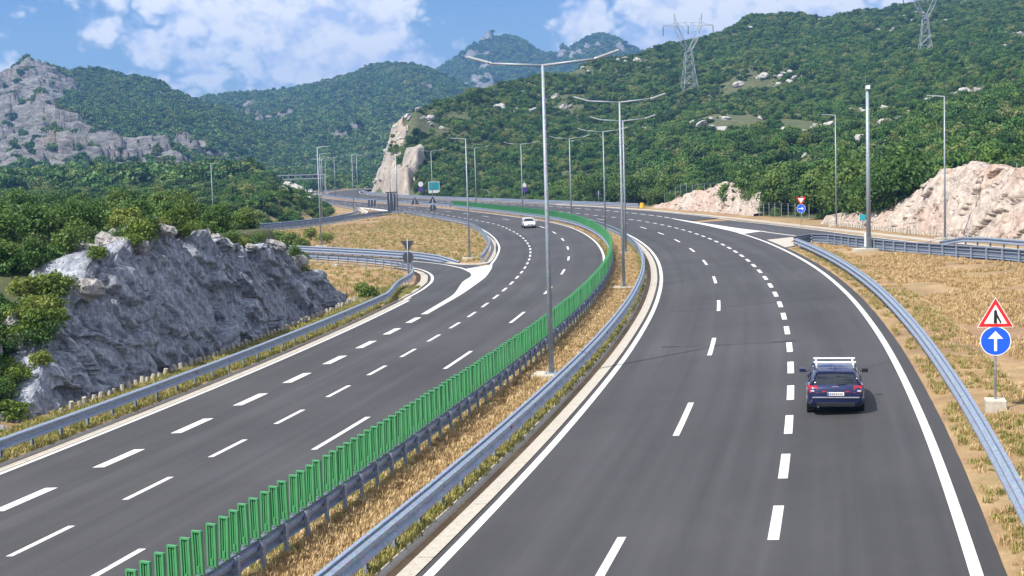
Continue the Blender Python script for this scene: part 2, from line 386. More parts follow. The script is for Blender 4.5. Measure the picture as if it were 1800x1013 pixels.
def tab(x, T): T = sorted(T); return np.interp(x, [t[0] for t in T], [t[1] for t in T])

# ------------------------------------------------------------------ terrain height
HILL_EL = [(-400, -70), (600, -70), (640, -70), (668, -40), (682, 5), (700, 62), (740, 102), (830, 116), (950, 138), (1050, 160), (1130, 178), (1250, 202), (1330, 228), (1450, 225), (1550, 234), (1650, 250), (1800, 266), (2400, 300)]
HILL_RC = [(-400, 520), (600, 520), (640, 515), (690, 505), (740, 515), (830, 570), (950, 650), (1130, 750), (1330, 850), (1550, 900), (1800, 950), (2400, 1000)]
HILL_RT = [(-400, 510), (600, 510), (628, 505), (640, 498), (670, 468), (704, 444), (740, 418), (794, 380), (860, 354), (966, 321), (1027, 306), (1134, 279), (1200, 259), (1267, 238), (1310, 220), (1380, 203), (1440, 190), (1500, 168), (1532, 158), (1600, 149), (1694, 140), (1800, 129), (2400, 100)]
def height(x, y):
    """z, forest mask, hill t"""
    sh = np.shape(x); x = np.asarray(x, float).ravel(); y = np.asarray(y, float).ravel()
    S, O = so(x, y); zb = np.interp(S, SA, ZREF) + np.interp(S, SA, BANK) * np.clip(O, -26, 16)
    r = np.hypot(x, y); a = 900 + 2500 * np.clip(x / np.maximum(y, 1), -1.2, 1.2)
    a = np.where(y < 1, np.where(x > 0, 2400, -400), a)
    z = zb - .07 + .04 * fbm(x * .3, y * .3, 0, 3, 3)
    # right hillside
    rt, rc, el = tab(a, HILL_RT), tab(a, HILL_RC), tab(a, HILL_EL)
    t = (r - rt) / (rc - rt); hc = 8.4 + el / 2500 * rc
    tt = np.clip(t, 0, 1); g = .22 * tt + .78 * tt ** 1.45 - .05 * np.sin(tt * math.pi) ** 2
    hill = (hc - zb) * np.where(t > 1, 1 - .5 * np.clip((r - rc) / 600, 0, 1), g) * sstep((a - 606) / 34)
    wob = (fbm(x / 55, y / 55, 0, 4, 11) * 5 + fbm(x / 14, y / 14, 0, 3, 12) * 1.3) * sstep(tt * 4) * sstep((a - 620) / 140)
    hill = np.where(t > 0, np.maximum(hill, -3) + wob, 0)
    cut = 4.0 * sstep((a - 1500) / 240) * sstep((r - rt + 1.0) / 5.0) + 2.2 * sstep((a - 1165) / 40) * (1 - sstep((a - 1285) / 30)) * sstep((r - rt - 1) / 5.0)
    hill = hill + cut * (1 - tt) ** 2 * (t > -.05)
    hill = np.where(S > 640, hill * 0 + np.where(a > 760, hill, 0), hill)
    # left front knoll above the rock cutting
    d = -O - 30
    fade = 1 - sstep((y - (90 + 1.7 * np.maximum(d, 0))) / (7 + .6 * np.maximum(d, 0)))
    w1 = sstep((y - 53) / 5); w2 = sstep((y - 60) / 14)
    up = w1 * (w2 * sstep((d - 1.2) / 2.2) + (1 - w2) * (.42 * sstep((d - 1.0) / 1.8) + .58 * sstep((d - 1) / 8))) + (1 - w1) * sstep((d + 1.2) / 9)
    k1 = (5.7 - .012 * np.clip(d, 0, 60) + .9 * fbm(x / 16, y / 16, 0, 3, 21)) * up * fade * (O < -27)
    # left rear knoll
    o2 = tab(S, [(200, 90), (270, 59), (291, 55), (311, 46), (325, 42), (350, 37), (380, 32), (414, 28), (450, 27), (640, 27)])
    k2 = (4.6 + 3.6 * sstep((y - 370) / 70) + 1.6 * fbm(x / 22, y / 22, 0, 4, 22)) * sstep((-O - o2) / 9) * sstep((y - 215) / 60) * (1 - sstep((y - 470) / 70)) * (1 - .6 * sstep((-O - 130) / 120))
    z = z + hill + np.maximum(k1, k2)
    forest = np.clip(np.maximum(sstep((r - rt + 1) / 3) * (a > 640), sstep(np.maximum(k1, k2) / 2.5)), 0, 1)
    return z.reshape(sh), forest.reshape(sh), t.reshape(sh), a.reshape(sh)

# ------------------------------------------------------------------ ground sheet
def grid_faces(nr, nc):
    i = np.arange(nr - 1)[:, None] * nc + np.arange(nc - 1)[None, :]
    return np.stack([i, i + 1, i + nc + 1, i + nc], -1).reshape(-1, 4)
def set_attr(me, name, vals):
    at_ = me.attributes.new(name, 'FLOAT', 'POINT'); at_.data.foreach_set('value', np.asarray(vals, np.float32).ravel())
def make_ground():
    ang = np.radians(np.r_[np.linspace(-75, -24, 40)[:-1], np.linspace(-24, 24, 420), np.linspace(24, 75, 40)[1:]])
    rad = np.r_[np.geomspace(5, 1100, 460), np.geomspace(1100, 5000, 20)[1:]]
    A, Rr = np.meshgrid(ang, rad); X, Y = Rr * np.sin(A), Rr * np.cos(A)
    z, fo, t, a = height(X, Y)
    z = np.where(Rr > 1150, np.minimum(z, -4 + 40 * (Rr < 1500)), z)
    me = newmesh('ground', np.stack([X, Y, z], -1).reshape(-1, 3), grid_faces(*X.shape)[:, ::-1].copy(), True)
    set_attr(me, 'forest', fo)
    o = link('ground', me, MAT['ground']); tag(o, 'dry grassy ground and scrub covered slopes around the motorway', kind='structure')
make_ground()

def mountain(name, label, prof, r0, r1, zbase, rough, seed, rockf, nc=260, nr=110):
    """ridge given as (bearing in 1/2500, elevation in 1/2500) seen from the bridge, at distance r1"""
    b = np.linspace(prof[0][0], prof[-1][0], nc); el = tab(b, prof)
    for _ in range(3): el[1:-1] = .25 * el[:-2] + .5 * el[1:-1] + .25 * el[2:]
    v = np.r_[np.linspace(0, 1, nr), np.linspace(1.02, 1.5, 16)]
    B, V = np.meshgrid(b, v); E_ = np.broadcast_to(el, B.shape)
    rr = r0 + (r1 - r0) * V * (1 + .10 * vnoise(B / 90, V * 0, 0, seed)); th = np.arctan2(B - 900, 2500)
    X, Y = rr * np.sin(th), rr * np.cos(th)
    crest = 8.4 + E_ / 2500 * r1 * (1 + .10 * vnoise(B / 90, V * 0, 0, seed))
    vv = np.clip(V, 0, 1)
    Z = zbase + (crest - zbase) * np.where(V > 1, 1 - .8 * (V - 1), .25 * vv + .75 * vv ** 1.35)
    k = (r1 / 1500.)
    env = sstep(vv * 3) * (1 - .55 * sstep((vv - .75) / .25))
    Z = Z + rough * env * (ridged(X / (170 * k), Y / (170 * k), 0, 5, seed) * .7 + fbm(X / (45 * k), Y / (45 * k), 0, 4, seed + 5) * .35)
    rk = rockf(B, vv, X, Y, Z)
    Z = Z + rk * (9 * k * (ridged(X / 40, Y / 40, Z / 18, 5, seed + 9)) + 5 * np.round(fbm(X / 40, Y / 40, Z / 16, 3, seed + 3) * 4))
    me = newmesh(name, np.stack([X, Y, Z], -1).reshape(-1, 3), grid_faces(*X.shape)[:, ::-1].copy(), True)
    set_attr(me, 'rock', rk)
    o = link(name, me, MAT['hill']); tag(o, label, kind='structure')
    return X, Y, Z, rk, vv, V
def rock1(B, v, X, Y, Z):
    n = fbm(X / 60, Y / 60, Z / 40, 4, 51)
    upper = sstep((150 - B - 60 * (v < .5) + 60 * n) / 40) * sstep((v - .12) / .1) * (1 - sstep((v - .93 + .05 * n) / .05))
    lower = sstep((330 - B + 120 * n - 120 * (v - .3)) / 40) * sstep((v - .12) / .08) * (1 - sstep((v - .66 + B / 900 + .12 * n) / .06))
    return np.clip(np.maximum(upper, lower) * sstep((n + .62) / .2) + sstep((n - .42) / .1) * .9, 0, 1)
def rock2(B, v, X, Y, Z): return sstep((fbm(X / 45, Y / 45, Z / 30, 4, 61) - .40) / .1) * .9
def rock3(B, v, X, Y, Z):
    n = fbm(X / 70, Y / 70, Z / 50, 4, 71); return np.clip(sstep((n - .36) / .1) * .9 + sstep((n + .1) / .2) * (np.abs(B - 850) < 28) * (v > .55), 0, 1)
M1 = mountain('mountain', 'steep mountain with bare grey cliffs and scrub on its flank',
              [(-700, 120), (-350, 160), (-150, 150), (0, 153), (50, 170), (90, 181), (140, 171), (200, 164), (260, 154), (300, 146), (345, 125), (420, 95), (500, 60), (600, 10), (700, -40)], 620, 1350, -6, 14, 31, rock1, 520, 260)
M2 = mountain('forested_ridge', 'blue green forested ridge behind the bend of the motorway',
              [(-100, 60), (150, 90), (300, 116), (345, 120), (420, 124), (500, 126), (560, 138), (620, 149), (680, 168), (740, 171), (790, 153), (860, 120), (980, 80), (1200, 20)], 800, 1900, -10, 16, 41, rock2)
M3 = mountain('far_peaks', 'distant twin peaks hazy blue above the green hillside',
              [(600, 90), (700, 130), (800, 166), (840, 194), (905, 210), (935, 203), (960, 186), (1000, 187), (1050, 210), (1080, 211), (1130, 185), (1250, 150), (1500, 120), (1900, 90)], 1500, 2700, -10, 16, 45, rock3)

# ------------------------------------------------------------------ roadways
def ribbon(name, s, offL, offR, mat, dz=0.0, parent=None, cols=None, uv=False):
    s = np.asarray(s, float); nL, nR = np.broadcast_to(offL, s.shape), np.broadcast_to(offR, s.shape)
    k = cols or 1; W = np.linspace(0, 1, k + 1)
    O = nL[:, None] * (1 - W) + nR[:, None] * W; S = np.broadcast_to(s[:, None], O.shape)
    P = at(S, O, dz); org = np.zeros(3) if parent is None else np.array(parent.location)
    me = newmesh(name, P.reshape(-1, 3) - org, grid_faces(*O.shape), False)
    if uv:
        l = me.uv_layers.new(name='UVMap'); vi = np.empty(len(me.loops), np.int32); me.loops.foreach_get('vertex_index', vi)
        l.data.foreach_set('uv', np.stack([S.ravel()[vi], O.ravel()[vi]], -1).astype(np.float32).ravel())
    return link(name, me, mat, parent)
LEFT_EDGE = [(0, -25.0), (150, -25.0), (172, -22.5), (203, -22.7), (232, -23.4), (245, -23.6), (330, -23.4), (391, -22.8), (423, -21.6), (461, -20.3), (600, -20), (800, -20)]
RIGHT_EDGE = [(0, 4.0), (163, 4.0), (240, 4.3), (246, 10.3), (257, 10.9), (275, 11.5), (290, 11.9), (320, 11.3), (346, 9.4), (382, 7.2), (420, 6.0), (460, 5.2), (800, 4.4)]
s_all = np.arange(8, 760, 2.0)
roadL = ribbon('road_left', s_all, tab(s_all, LEFT_EDGE) - .35, -11.45, MAT['asphalt'], 0, None, 8, True)
tag(roadL, 'curving dark asphalt roadway with oncoming lanes left of the green screen', kind='structure')
roadR = ribbon('road_right', s_all, -7.385, tab(s_all, RIGHT_EDGE) + .55, MAT['asphalt'], 0, None, 8, True)
tag(roadR, 'curving dark asphalt roadway right of the median with the blue car', kind='structure')
PAINT = MAT['road_paint']
def dash_line(parent, name, off, w, s0, s1, period, length, step=1.0):
    s = s0
    while s < s1:
        ss = np.linspace(s, s + length, max(2, int(length / step) + 1)); o = tab(ss, off) if isinstance(off, list) else np.full(ss.shape, off)
        ribbon(name, ss, o - w / 2, o + w / 2, PAINT, .006, parent); s += period
def solid(parent, name, off, w, s0, s1, dz=.006):
    ss = np.arange(s0, s1, 1.5); o = tab(ss, off) if isinstance(off, list) else np.full(ss.shape, off)
    ribbon(name, ss, o - w / 2, o + w / 2, PAINT, dz, parent)
# left roadway
dash_line(roadL, 'wide_lane_dash', -21.8, .42, 67.6 - 12, 124, 5.95, 3.0)
dash_line(roadL, 'lane_dash', [(0, -18.4), (124, -18.4), (198, -19.2), (243, -20.1), (300, -19.6), (600, -17.0)], .20, 68.6 - 12, 560, 5.98, 3.0)
dash_line(roadL, 'lane_dash', -15.1, .20, 63.0 - 18, 600, 18.1, 6.0)
solid(roadL, 'edge_line', -11.75, .22, 20, 700); solid(roadL, 'edge_line', -25.0, .22, 40, 138)
solid(roadL, 'edge_line', LEFT_EDGE, .22, 171, 332); solid(roadL, 'edge_line', LEFT_EDGE, .22, 391, 700)
# right roadway
solid(roadR, 'edge_line', -7.12, .24, 20, 700)
dash_line(roadR, 'lane_dash', -3.4, .20, 81.6 - 36, 560, 17.9, 6.0)
dash_line(roadR, 'wide_lane_dash', 0.0, .25, 69.0 - 18, 440, 6.02, 3.1)
dash_line(roadR, 'wide_lane_dash', [(246, 5.0), (263, 6.1), (275, 6.7), (287, 7.2), (303, 7.4), (330, 6.6), (380, 4.2), (430, 3.6)], .32, 250, 420, 6.0, 4.0)
solid(roadR, 'edge_line', [(0, 4.0), (163, 4.0), (200, 4.2)], .25, 40, 200)
solid(roadR, 'edge_line', RIGHT_EDGE, .24, 248, 700)
# thin dark resealed cracks across the right roadway
for (sa, oa, sb, ob, w) in [(118, -6.4, 121, 3.4, .05), (150.5, -6.6, 152, 3.6, .04), (93, 2.2, 95, 3.9, .03)]:
    n = 24; q = np.linspace(0, 1, n); jit = fbm(q * 9, q * 0, 0, 3, int(sa)) * .25
    S = sa + (sb - sa) * q + jit; O = oa + (ob - oa) * q
    P = np.concatenate([at(S - w, O, .005), at(S + w, O, .005)]); F = [(i, i + 1, n + i + 1, n + i) for i in range(n - 1)]
    link('crack_seal', newmesh('crack_seal', P - np.array(roadR.location), [f[::-1] for f in F]), MAT['black_paint'], roadR)

def strip_xy(name, A, B, mat, dz, parent=None, cols=4, ds=1.5, uv=False):
    """surface between two plan polylines, laid on the road surface height"""
    def rs(P, n):
        P = np.asarray(P, float)[:, :2]; d = np.r_[0, np.cumsum(np.linalg.norm(np.diff(P, axis=0), axis=1))]; t = np.linspace(0, d[-1], n)
        q = np.c_[np.interp(t, d, P[:, 0]), np.interp(t, d, P[:, 1])]
        for _ in range(6): q[1:-1] = .25 * q[:-2] + .5 * q[1:-1] + .25 * q[2:]
        return q
    L = np.linalg.norm(np.diff(np.asarray(A, float)[:, :2], axis=0), axis=1).sum(); n = max(4, int(L / ds))
    a, b = rs(A, n), rs(B, n); W = np.linspace(0, 1, cols + 1)
    P = a[:, None, :] * (1 - W)[None, :, None] + b[:, None, :] * W[None, :, None]
    z = zroad(P[..., 0], P[..., 1]).reshape(P.shape[:2]) + dz
    me = newmesh(name, np.concatenate([P, z[..., None]], -1).reshape(-1, 3), grid_faces(*z.shape), False)
    bm = bmesh.new(); bm.from_mesh(me); bm.normal_update()
    if sum(f.normal.z for f in bm.faces) < 0: bmesh.ops.reverse_faces(bm, faces=bm.faces[:])
    bm.to_mesh(me); bm.free()
    if uv:
        l = me.uv_layers.new(name='UVMap'); S, O = so(P[..., 0], P[..., 1])
        vi = np.empty(len(me.loops), np.int32); me.loops.foreach_get('vertex_index', vi)
        l.data.foreach_set('uv', np.stack([S[vi], O[vi]], -1).astype(np.float32).ravel())
    return link(name, me, mat, parent)
def line_xy(name, P, w, parent, dz=.014):
    q = np.asarray(P, float)[:, :2]; q = resample(q, .8)
    for _ in range(8): q[1:-1] = .25 * q[:-2] + .5 * q[1:-1] + .25 * q[2:]
    t = np.gradient(q, axis=0); t /= np.linalg.norm(t, axis=1)[:, None]; n = np.c_[t[:, 1], -t[:, 0]] * w / 2
    return strip_xy(name, q - n, q + n, PAINT, dz, parent, 1, .8)
# ramps
RL_near = [(-8.3, 96), (-7.75, 102), (-6.95, 109.5), (-6.6, 118), (-7.0, 125.5), (-7.8, 130.6), (-9.0, 135.5), (-11.8, 141.5), (-16, 148.6), (-21, 155.2), (-30, 165), (-44, 178)]
RL_far = [(-4.6, 96), (-3.9, 104), (-3.2, 112), (-3.2, 120), (-3.6, 126), (-4.7, 134), (-6.8, 140.6), (-10.5, 147.0), (-15.5, 154), (-21.5, 161.5), (-30, 171), (-44, 184)]
def widen(P, Q, d):
    P = np.asarray(P, float); Q = np.asarray(Q, float); v = P - Q; v /= np.linalg.norm(v, axis=1)[:, None]; return P + v * d
rampL = strip_xy('ramp_left', widen(RL_near, RL_far, .35), widen(RL_far, RL_near, 2.6), MAT['asphalt_ramp'], -.012, None, 8, 1.2, True)
tag(rampL, 'asphalt slip road curving off past the grassy mound', kind='structure')
line_xy('edge_line', RL_near[1:], .24, rampL); line_xy('edge_line', RL_far[4:], .24, rampL)
gore = strip_xy('gore_marking', [tuple(at(126, -22.02)[:2]), tuple(at(140, -22.1)[:2]), (-4.0, 116), (-3.35, 121), (-3.7, 126.5), (-4.3, 131.5)],
                [tuple(at(126, -21.58)[:2]), tuple(at(140, -21.5)[:2]), tuple(at(156, -21.55)[:2]), tuple(at(162, -21.8)[:2]), tuple(at(168, -22.0)[:2]), tuple(at(174, -22.35)[:2])], PAINT, .010, roadL, 2, 1.0)
RU_r = [(-22.4, 303), (-23.4, 294), (-24.6, 286), (-26.0, 279), (-29.3, 263), (-32.8, 240), (-38.5, 226), (-55, 206), (-75, 190)]
RU_l = [(-31.2, 312), (-30.2, 300), (-30.4, 290), (-31.6, 280), (-34.0, 260), (-39.2, 241), (-45.5, 231), (-61, 213), (-81, 197)]
rampU = strip_xy('ramp_upper', widen(RU_r, RU_l, .3), widen(RU_l, RU_r, .3), MAT['asphalt_ramp'], -.012, None, 6, 1.5, True)
tag(rampU, 'far slip road leaving the oncoming roadway behind the grassy mound', kind='structure')
line_xy('edge_line', RU_r[3:], .25, rampU); line_xy('edge_line', [(-35.4, 339), (-33, 322), (-31.2, 312)] + RU_l[1:], .45, rampU)
strip_xy('gore_marking', [(-36.2, 340), (-31, 322), (-27.5, 309), (-25.6, 300)], [(-34.9, 340), (-29.2, 322), (-25.6, 309), (-24.7, 300)], PAINT, .016, rampU, 2, 1.5)
RR_l = [(25.9, 196), (26.9, 178), (27.9, 161), (29.3, 141), (30.6, 126), (32.0, 110), (34.6, 95), (38.2, 80), (43, 65), (54, 40)]
RR_r = [(30.5, 196), (31.9, 178), (32.8, 159), (33.6, 137), (34.6, 122), (36.2, 108), (39.0, 92), (42.6, 77), (47.2, 62), (58, 37)]
rampR = strip_xy('ramp_right', widen(RR_l, RR_r, .5), widen(RR_r, RR_l, .5), MAT['asphalt_ramp'], -.012, None, 6, 1.5, True)
tag(rampR, 'entry slip road joining from below the pink rock face', kind='structure')
line_xy('edge_line', RR_l[2:], .22, rampR)
line_xy('edge_line', [tuple(at(258, 10.9)[:2]), tuple(at(246, 10.4)[:2]), (30.7, 189), (31.9, 176)] + RR_r[2:], .24, rampR)
strip_xy('gore_marking', [tuple(at(250, 4.95)[:2]), tuple(at(225, 4.2)[:2]), tuple(at(207, 4.1)[:2]), tuple(at(196, 4.2)[:2])],
         [tuple(at(250, 5.35)[:2]), tuple(at(225, 5.4)[:2]), tuple(at(207, 6.1)[:2]), tuple(at(199, 6.9)[:2])], PAINT, .012, roadR, 2, 1.5)
strip_xy('paved_apron', [tuple(at(210, 4.3)[:2]), tuple(at(195, 4.4)[:2]), tuple(at(181, 4.5)[:2])], [tuple(at(210, 6.0)[:2]), tuple(at(198, 7.0)[:2]), tuple(at(183, 8.0)[:2])], MAT['asphalt_ramp'], -.004, roadR, 3, 1.5, True)
strip_xy('concrete_apron', [tuple(at(181.5, 4.6)[:2]), tuple(at(174, 4.55)[:2]), tuple(at(167.5, 4.5)[:2])], [tuple(at(183, 7.6)[:2]), tuple(at(175, 6.4)[:2]), tuple(at(169, 5.5)[:2])], MAT['concrete'], .02, roadR, 2, 1.5)
line_xy('edge_line', [tuple(at(199, 6.9)[:2]), (27.9, 160), (28.6, 150), (29.3, 141)], .22, rampR)

# ------------------------------------------------------------------ verges and median
def verge(name, label, s, a, b, up=.04, cols=6):
    s = np.asarray(s, float); W = np.linspace(0, 1, cols + 1); O = np.broadcast_to(a, s.shape)[:, None] * (1 - W) + np.broadcast_to(b, s.shape)[:, None] * W
    S = np.broadcast_to(s[:, None], O.shape); P = at(S, O, up)
    P[..., 2] += .05 * fbm(P[..., 0] * 1.1, P[..., 1] * 1.1, 0, 3, 5) - .05 * ((W == 0) | (W == 1))[None, :]
    o = link(name, newmesh(name, P.reshape(-1, 3), grid_faces(*O.shape), True), MAT['ground']); tag(o, label, kind='structure'); return o
sv = np.arange(10, 700, .8)
verge('median_strip', 'straw coloured grass strip between the two roadways', sv, -11.46, -8.3)
verge('right_verge', 'sandy earth shoulder beside the right guardrail', np.arange(20, 168, .8), 4.56, 7.5)
verge('left_verge', 'narrow grass verge under the left guardrail', np.arange(20, 142, .8), -29.6, -26.05)

# concrete drainage: one slab strip and single precast elements
def gutter_mesh(w, lip, length):
    m = MB(); x0 = -w / 2
    prof = [(x0, -.25), (w / 2, -.25), (w / 2, .012), (w / 2 - .05, .012), (w / 2 - .09, -.01), (w / 2 - .16, -.17), (x0 + .17, -.17), (x0 + .155, .012), (x0, .03)]
    m.prism(prof, -length / 2 + .012, length / 2 - .012); return m.mesh('gutter_element')
def gutter_run(name, label, s0, s1, off, step=1.25, w=.62, flip=False, slab=None):
    g = empty(name, tuple(at(s0, off)), 0); tag(g, label, kind='structure')
    me = gutter_mesh(w, .05, step); org = np.array(g.location); s = s0
    while s < s1:
        p = at(s, off) - org; link('gutter_element', me, MAT['concrete'], g, tuple(p), heading(s) + (math.pi if flip else 0)); s += step
    if slab:
        n = 0; s = s0
        while s < s1:
            q = np.linspace(s + .012, min(s + 5, s1) - .012, 5); ribbon('concrete_slab', q, slab[0], slab[1], MAT['concrete'], .010, g); s += 5
    return g
gutter_run('median_gutter', 'pale concrete drain channel along the median guardrail', 58, 230, -8.06, 1.25, .54, slab=(-7.78, -7.41))
gutter_run('left_gutter', 'pale concrete drain channel below the shaded rock cutting', 66, 140, -25.72, 1.25, .60, True, slab=(-25.42, -25.16))
def kerb_xy(name, label, P, w=.7, h=.05, seg=4.0):
    q = resample(np.asarray(P, float)[:, :2], .5)
    for _ in range(12): q[1:-1] = .25 * q[:-2] + .5 * q[1:-1] + .25 * q[2:]
    org = np.array([*q[0], float(zroad(*q[0])[0])]); g = empty(name, tuple(org)); tag(g, label, kind='structure')
    t = np.gradient(q, axis=0); t /= np.linalg.norm(t, axis=1)[:, None]; n = np.c_[t[:, 1], -t[:, 0]] * w / 2; k = int(seg / .5)
    z = zroad(q[:, 0], q[:, 1])
    for i in range(0, len(q) - k, k):
        sl = slice(i, i + k + 1); V = []; m = k + 1
        for (pp, dz) in ((q[sl] - n[sl], -.1), (q[sl] - n[sl], h), (q[sl] + n[sl], h * .4), (q[sl] + n[sl], -.1)):
            V.append(np.c_[pp, z[sl] + dz])
        V = np.stack(V, 1).reshape(-1, 3) - org
        F = [(a * 4 + b, a * 4 + b + 1, a * 4 + b + 5, a * 4 + b + 4) for a in range(m - 1) for b in range(3)] + [(3, 2, 1, 0), ((m - 1) * 4, (m - 1) * 4 + 1, (m - 1) * 4 + 2, (m - 1) * 4 + 3)]
        me = newmesh('kerb_slab', V, F); bm = bmesh.new(); bm.from_mesh(me); bmesh.ops.recalc_face_normals(bm, faces=bm.faces[:]); bm.to_mesh(me); bm.free()
        link('kerb_slab', me, MAT['concrete'], g)
    return g
kerb_xy('ramp_gutter', 'pale concrete channel round the bend of the near slip road', [(-8.4, 102), (-7.6, 109.5), (-7.3, 118), (-7.7, 125.5), (-8.5, 130.4), (-10, 135), (-12.6, 140.6)], .6)
kerb_xy('mound_gutter', 'pale concrete channel round the nose of the grassy mound', [(-6.4, 142.5), (-4.3, 138.0), (-2.6, 136.8), tuple(at(180, -23.1)[:2]), tuple(at(190, -23.15)[:2]), tuple(at(215, -23.5)[:2]), tuple(at(245, -24.2)[:2])], .7)
kerb_xy('entry_gutter', 'long pale concrete channel below the wire fence and the pink rock', [tuple(at(345, 10.4)[:2]), tuple(at(320, 12.4)[:2]), tuple(at(290, 13.2)[:2]), tuple(at(262, 12.3)[:2]), tuple(at(241, 12.0)[:2]), (33.4, 178), (34.4, 158), (35.4, 138), (36.4, 122), (37.8, 110), (40.6, 93), (46, 76)], .9)
kerb_xy('upper_gutter', 'pale concrete nose at the far slip road island', [(-34.2, 322), (-31.8, 311), (-30.9, 300), (-31.4, 290), (-33, 279), (-35, 262)], .8)

# ------------------------------------------------------------------ guardrails
def beam_mesh(L):
    # W profile, traffic side is +x; closed thin section
    f = [(0, .37), (.118, .41), (.118, .475), (.02, .55), (.02, .625), (.118, .70), (.118, .765), (.0, .805)]
    b = [(x - .014, z) for x, z in f[::-1]]; pts = f + b
    m = MB(); n = len(pts); V = [(x, -L / 2, z) for x, z in pts] + [(x, L / 2, z) for x, z in pts]
    F = [(i, (i + 1) % n, n + (i + 1) % n, n + i) for i in range(n)]
    m.add(V, F); me = m.mesh('beam'); bm = bmesh.new(); bm.from_mesh(me); bmesh.ops.recalc_face_normals(bm, faces=bm.faces[:]); bm.to_mesh(me); bm.free()
    return me
def toprail_mesh(L):
    m = MB(); m.box((-.075, 0, .83), (.10, L, .07)); return m.mesh('top_rail')
def post_mesh(h=.78, deep=.35):
    m = MB(); m.box((-.10, 0, (h - deep) / 2), (.014, .15, h + deep)); m.box((-.062, .069, (h - deep) / 2), (.062, .012, h + deep)); m.box((-.062, -.069, (h - deep) / 2), (.062, .012, h + deep))
    m.box((-.03, 0, .60), (.05, .07, .16)); return m.mesh('post')
BEAM4, TOP4, POST, POST_T = beam_mesh(4.06), toprail_mesh(4.04), post_mesh(), post_mesh(.80)
def bolt_mesh():
    m = MB(); m.bar((.018, 0, .595), (.05, 0, .595), .028, .02, 6); return m.mesh('bolt')
BOLT = bolt_mesh()
def reflector_mesh():
    m = MB(); m.box((.045, 0, .60), (.04, .05, .10)); return m.mesh('reflector')
REFL = reflector_mesh()
def rail(name, label, P, post=2.0, flip=False, top=False, seg=4.0, dz=0.0, ends=(False, False), refl=True, zf=None, posts_far=None, double=False, group='steel guardrails'):
    """P: plan polyline; traffic side is to the right of its direction (left when flip)"""
    P = np.asarray(P, float)[:, :2]; q = resample(P, .25)
    for _ in range(20): q[1:-1] = .25 * q[:-2] + .5 * q[1:-1] + .25 * q[2:]
    d = np.r_[0, np.cumsum(np.linalg.norm(np.diff(q, axis=0), axis=1))]; Lt = d[-1]
    z = (zroad(q[:, 0], q[:, 1]) if zf is None else zf(q[:, 0], q[:, 1])) + dz
    if ends[0]: z = z - .62 * (1 - np.clip(d / 5.0, 0, 1))
    if ends[1]: z = z - .62 * (1 - np.clip((Lt - d) / 5.0, 0, 1))
    Q = np.c_[q, z]; org = Q[0].copy(); g = empty(name, tuple(org)); tag(g, label, 'guardrail', group)
    pt = lambda t: np.array([np.interp(t, d, Q[:, k]) for k in range(3)])
    n = max(1, int(round(Lt / seg))); st = Lt / n
    for i in range(n):
        a, b = pt(i * st), pt((i + 1) * st); v = b - a; L = np.linalg.norm(v)
        rz = math.atan2(-v[0], v[1]); rx = math.asin(v[2] / L)
        r = (rx, 0, rz) if not flip else (-rx, 0, rz + math.pi)
        c = (a + b) / 2 - org; c[2] += .003 * (i % 2)
        link('beam', BEAM4, MAT['galvanised'], g, tuple(c), r, (1, L / 4.0, 1))
        if double: link('beam', BEAM4, MAT['galvanised'], g, tuple(c + np.array([0, 0, -.30])), r, (.9, L / 4.0, .99))
        if top: link('top_rail', TOP4, MAT['galvanised'], g, tuple(c), r, (1, L / 4.0, 1))
    k = int(Lt / post); num = 0
    for i in range(k + 1):
        t = min(i * post + .3, Lt - .05); p = pt(t); w = pt(min(t + .4, Lt)) - pt(max(t - .4, 0)); rz = math.atan2(-w[0], w[1]) + (math.pi if flip else 0)
        if num < 295: link('post', POST, MAT['galvanised'], g, tuple(p - org), rz); num += 1
        if i % 2 == 0 and num < 150 and np.hypot(p[0], p[1]) < 110: link('bolt', BOLT, MAT['galvanised'], g, tuple(p - org), rz)
        if refl and i % 12 == 6 and np.hypot(p[0], p[1]) < 150: link('reflector', REFL, MAT['sign_red'], g, tuple(p - org), rz)
    return g
def along(off, s0, s1, ds=2.0):
    s = np.arange(s0, s1, ds); o = tab(s, off) if isinstance(off, list) else np.full(s.shape, off); return at(s, o)
rail('guardrail', 'steel guardrail carrying the green anti-glare screen along the median', along(-11.05, 42, 352), 1.34, flip=True, refl=False)
rail('guardrail', 'far steel median guardrail beyond the end of the green screen', along(-11.05, 353, 640), 4.0, flip=True, refl=False)
rail('guardrail', 'steel median guardrail facing the roadway of the blue car', along(-8.45, 44, 640), 2.0, top=True)
G1 = [tuple(p[:2]) for p in along(-26.2, 60, 138)] + [(-8.9, 109.5), (-8.35, 118), (-8.7, 126), (-9.6, 131.2), (-11.3, 136.2), (-14, 141.2), (-18.2, 147.2), (-23.4, 153), (-32, 162), (-44, 174)]
rail('guardrail', 'long steel guardrail below the shaded rock cutting bending round into the slip road', G1, 2.0, top=False, seg=3.0)
rail('guardrail', 'bright steel guardrail on the mound side of the near slip road with sloping end', [(-40, 183), (-30, 173.3), (-22.5, 165.0), (-16.1, 157.4), (-11.2, 150.6), (-7.4, 144.8), (-5.2, 141.6)], 2.0, flip=False, ends=(False, True), double=True, refl=False)
G3 = [(-2.9, 139.0)] + [tuple(at(s, tab(s, LEFT_EDGE) - 1.15)[:2]) for s in range(184, 325, 4)] + [(-20.6, 285.5), (-23.0, 287.4), (-25.0, 284.0), (-27.2, 276), (-30.2, 262), (-33.8, 239.5), (-39.4, 225), (-56, 204.5)]
rail('guardrail', 'steel guardrail round the edge of the grassy mound below the oncoming roadway', G3, 2.0, seg=3.0, refl=False)
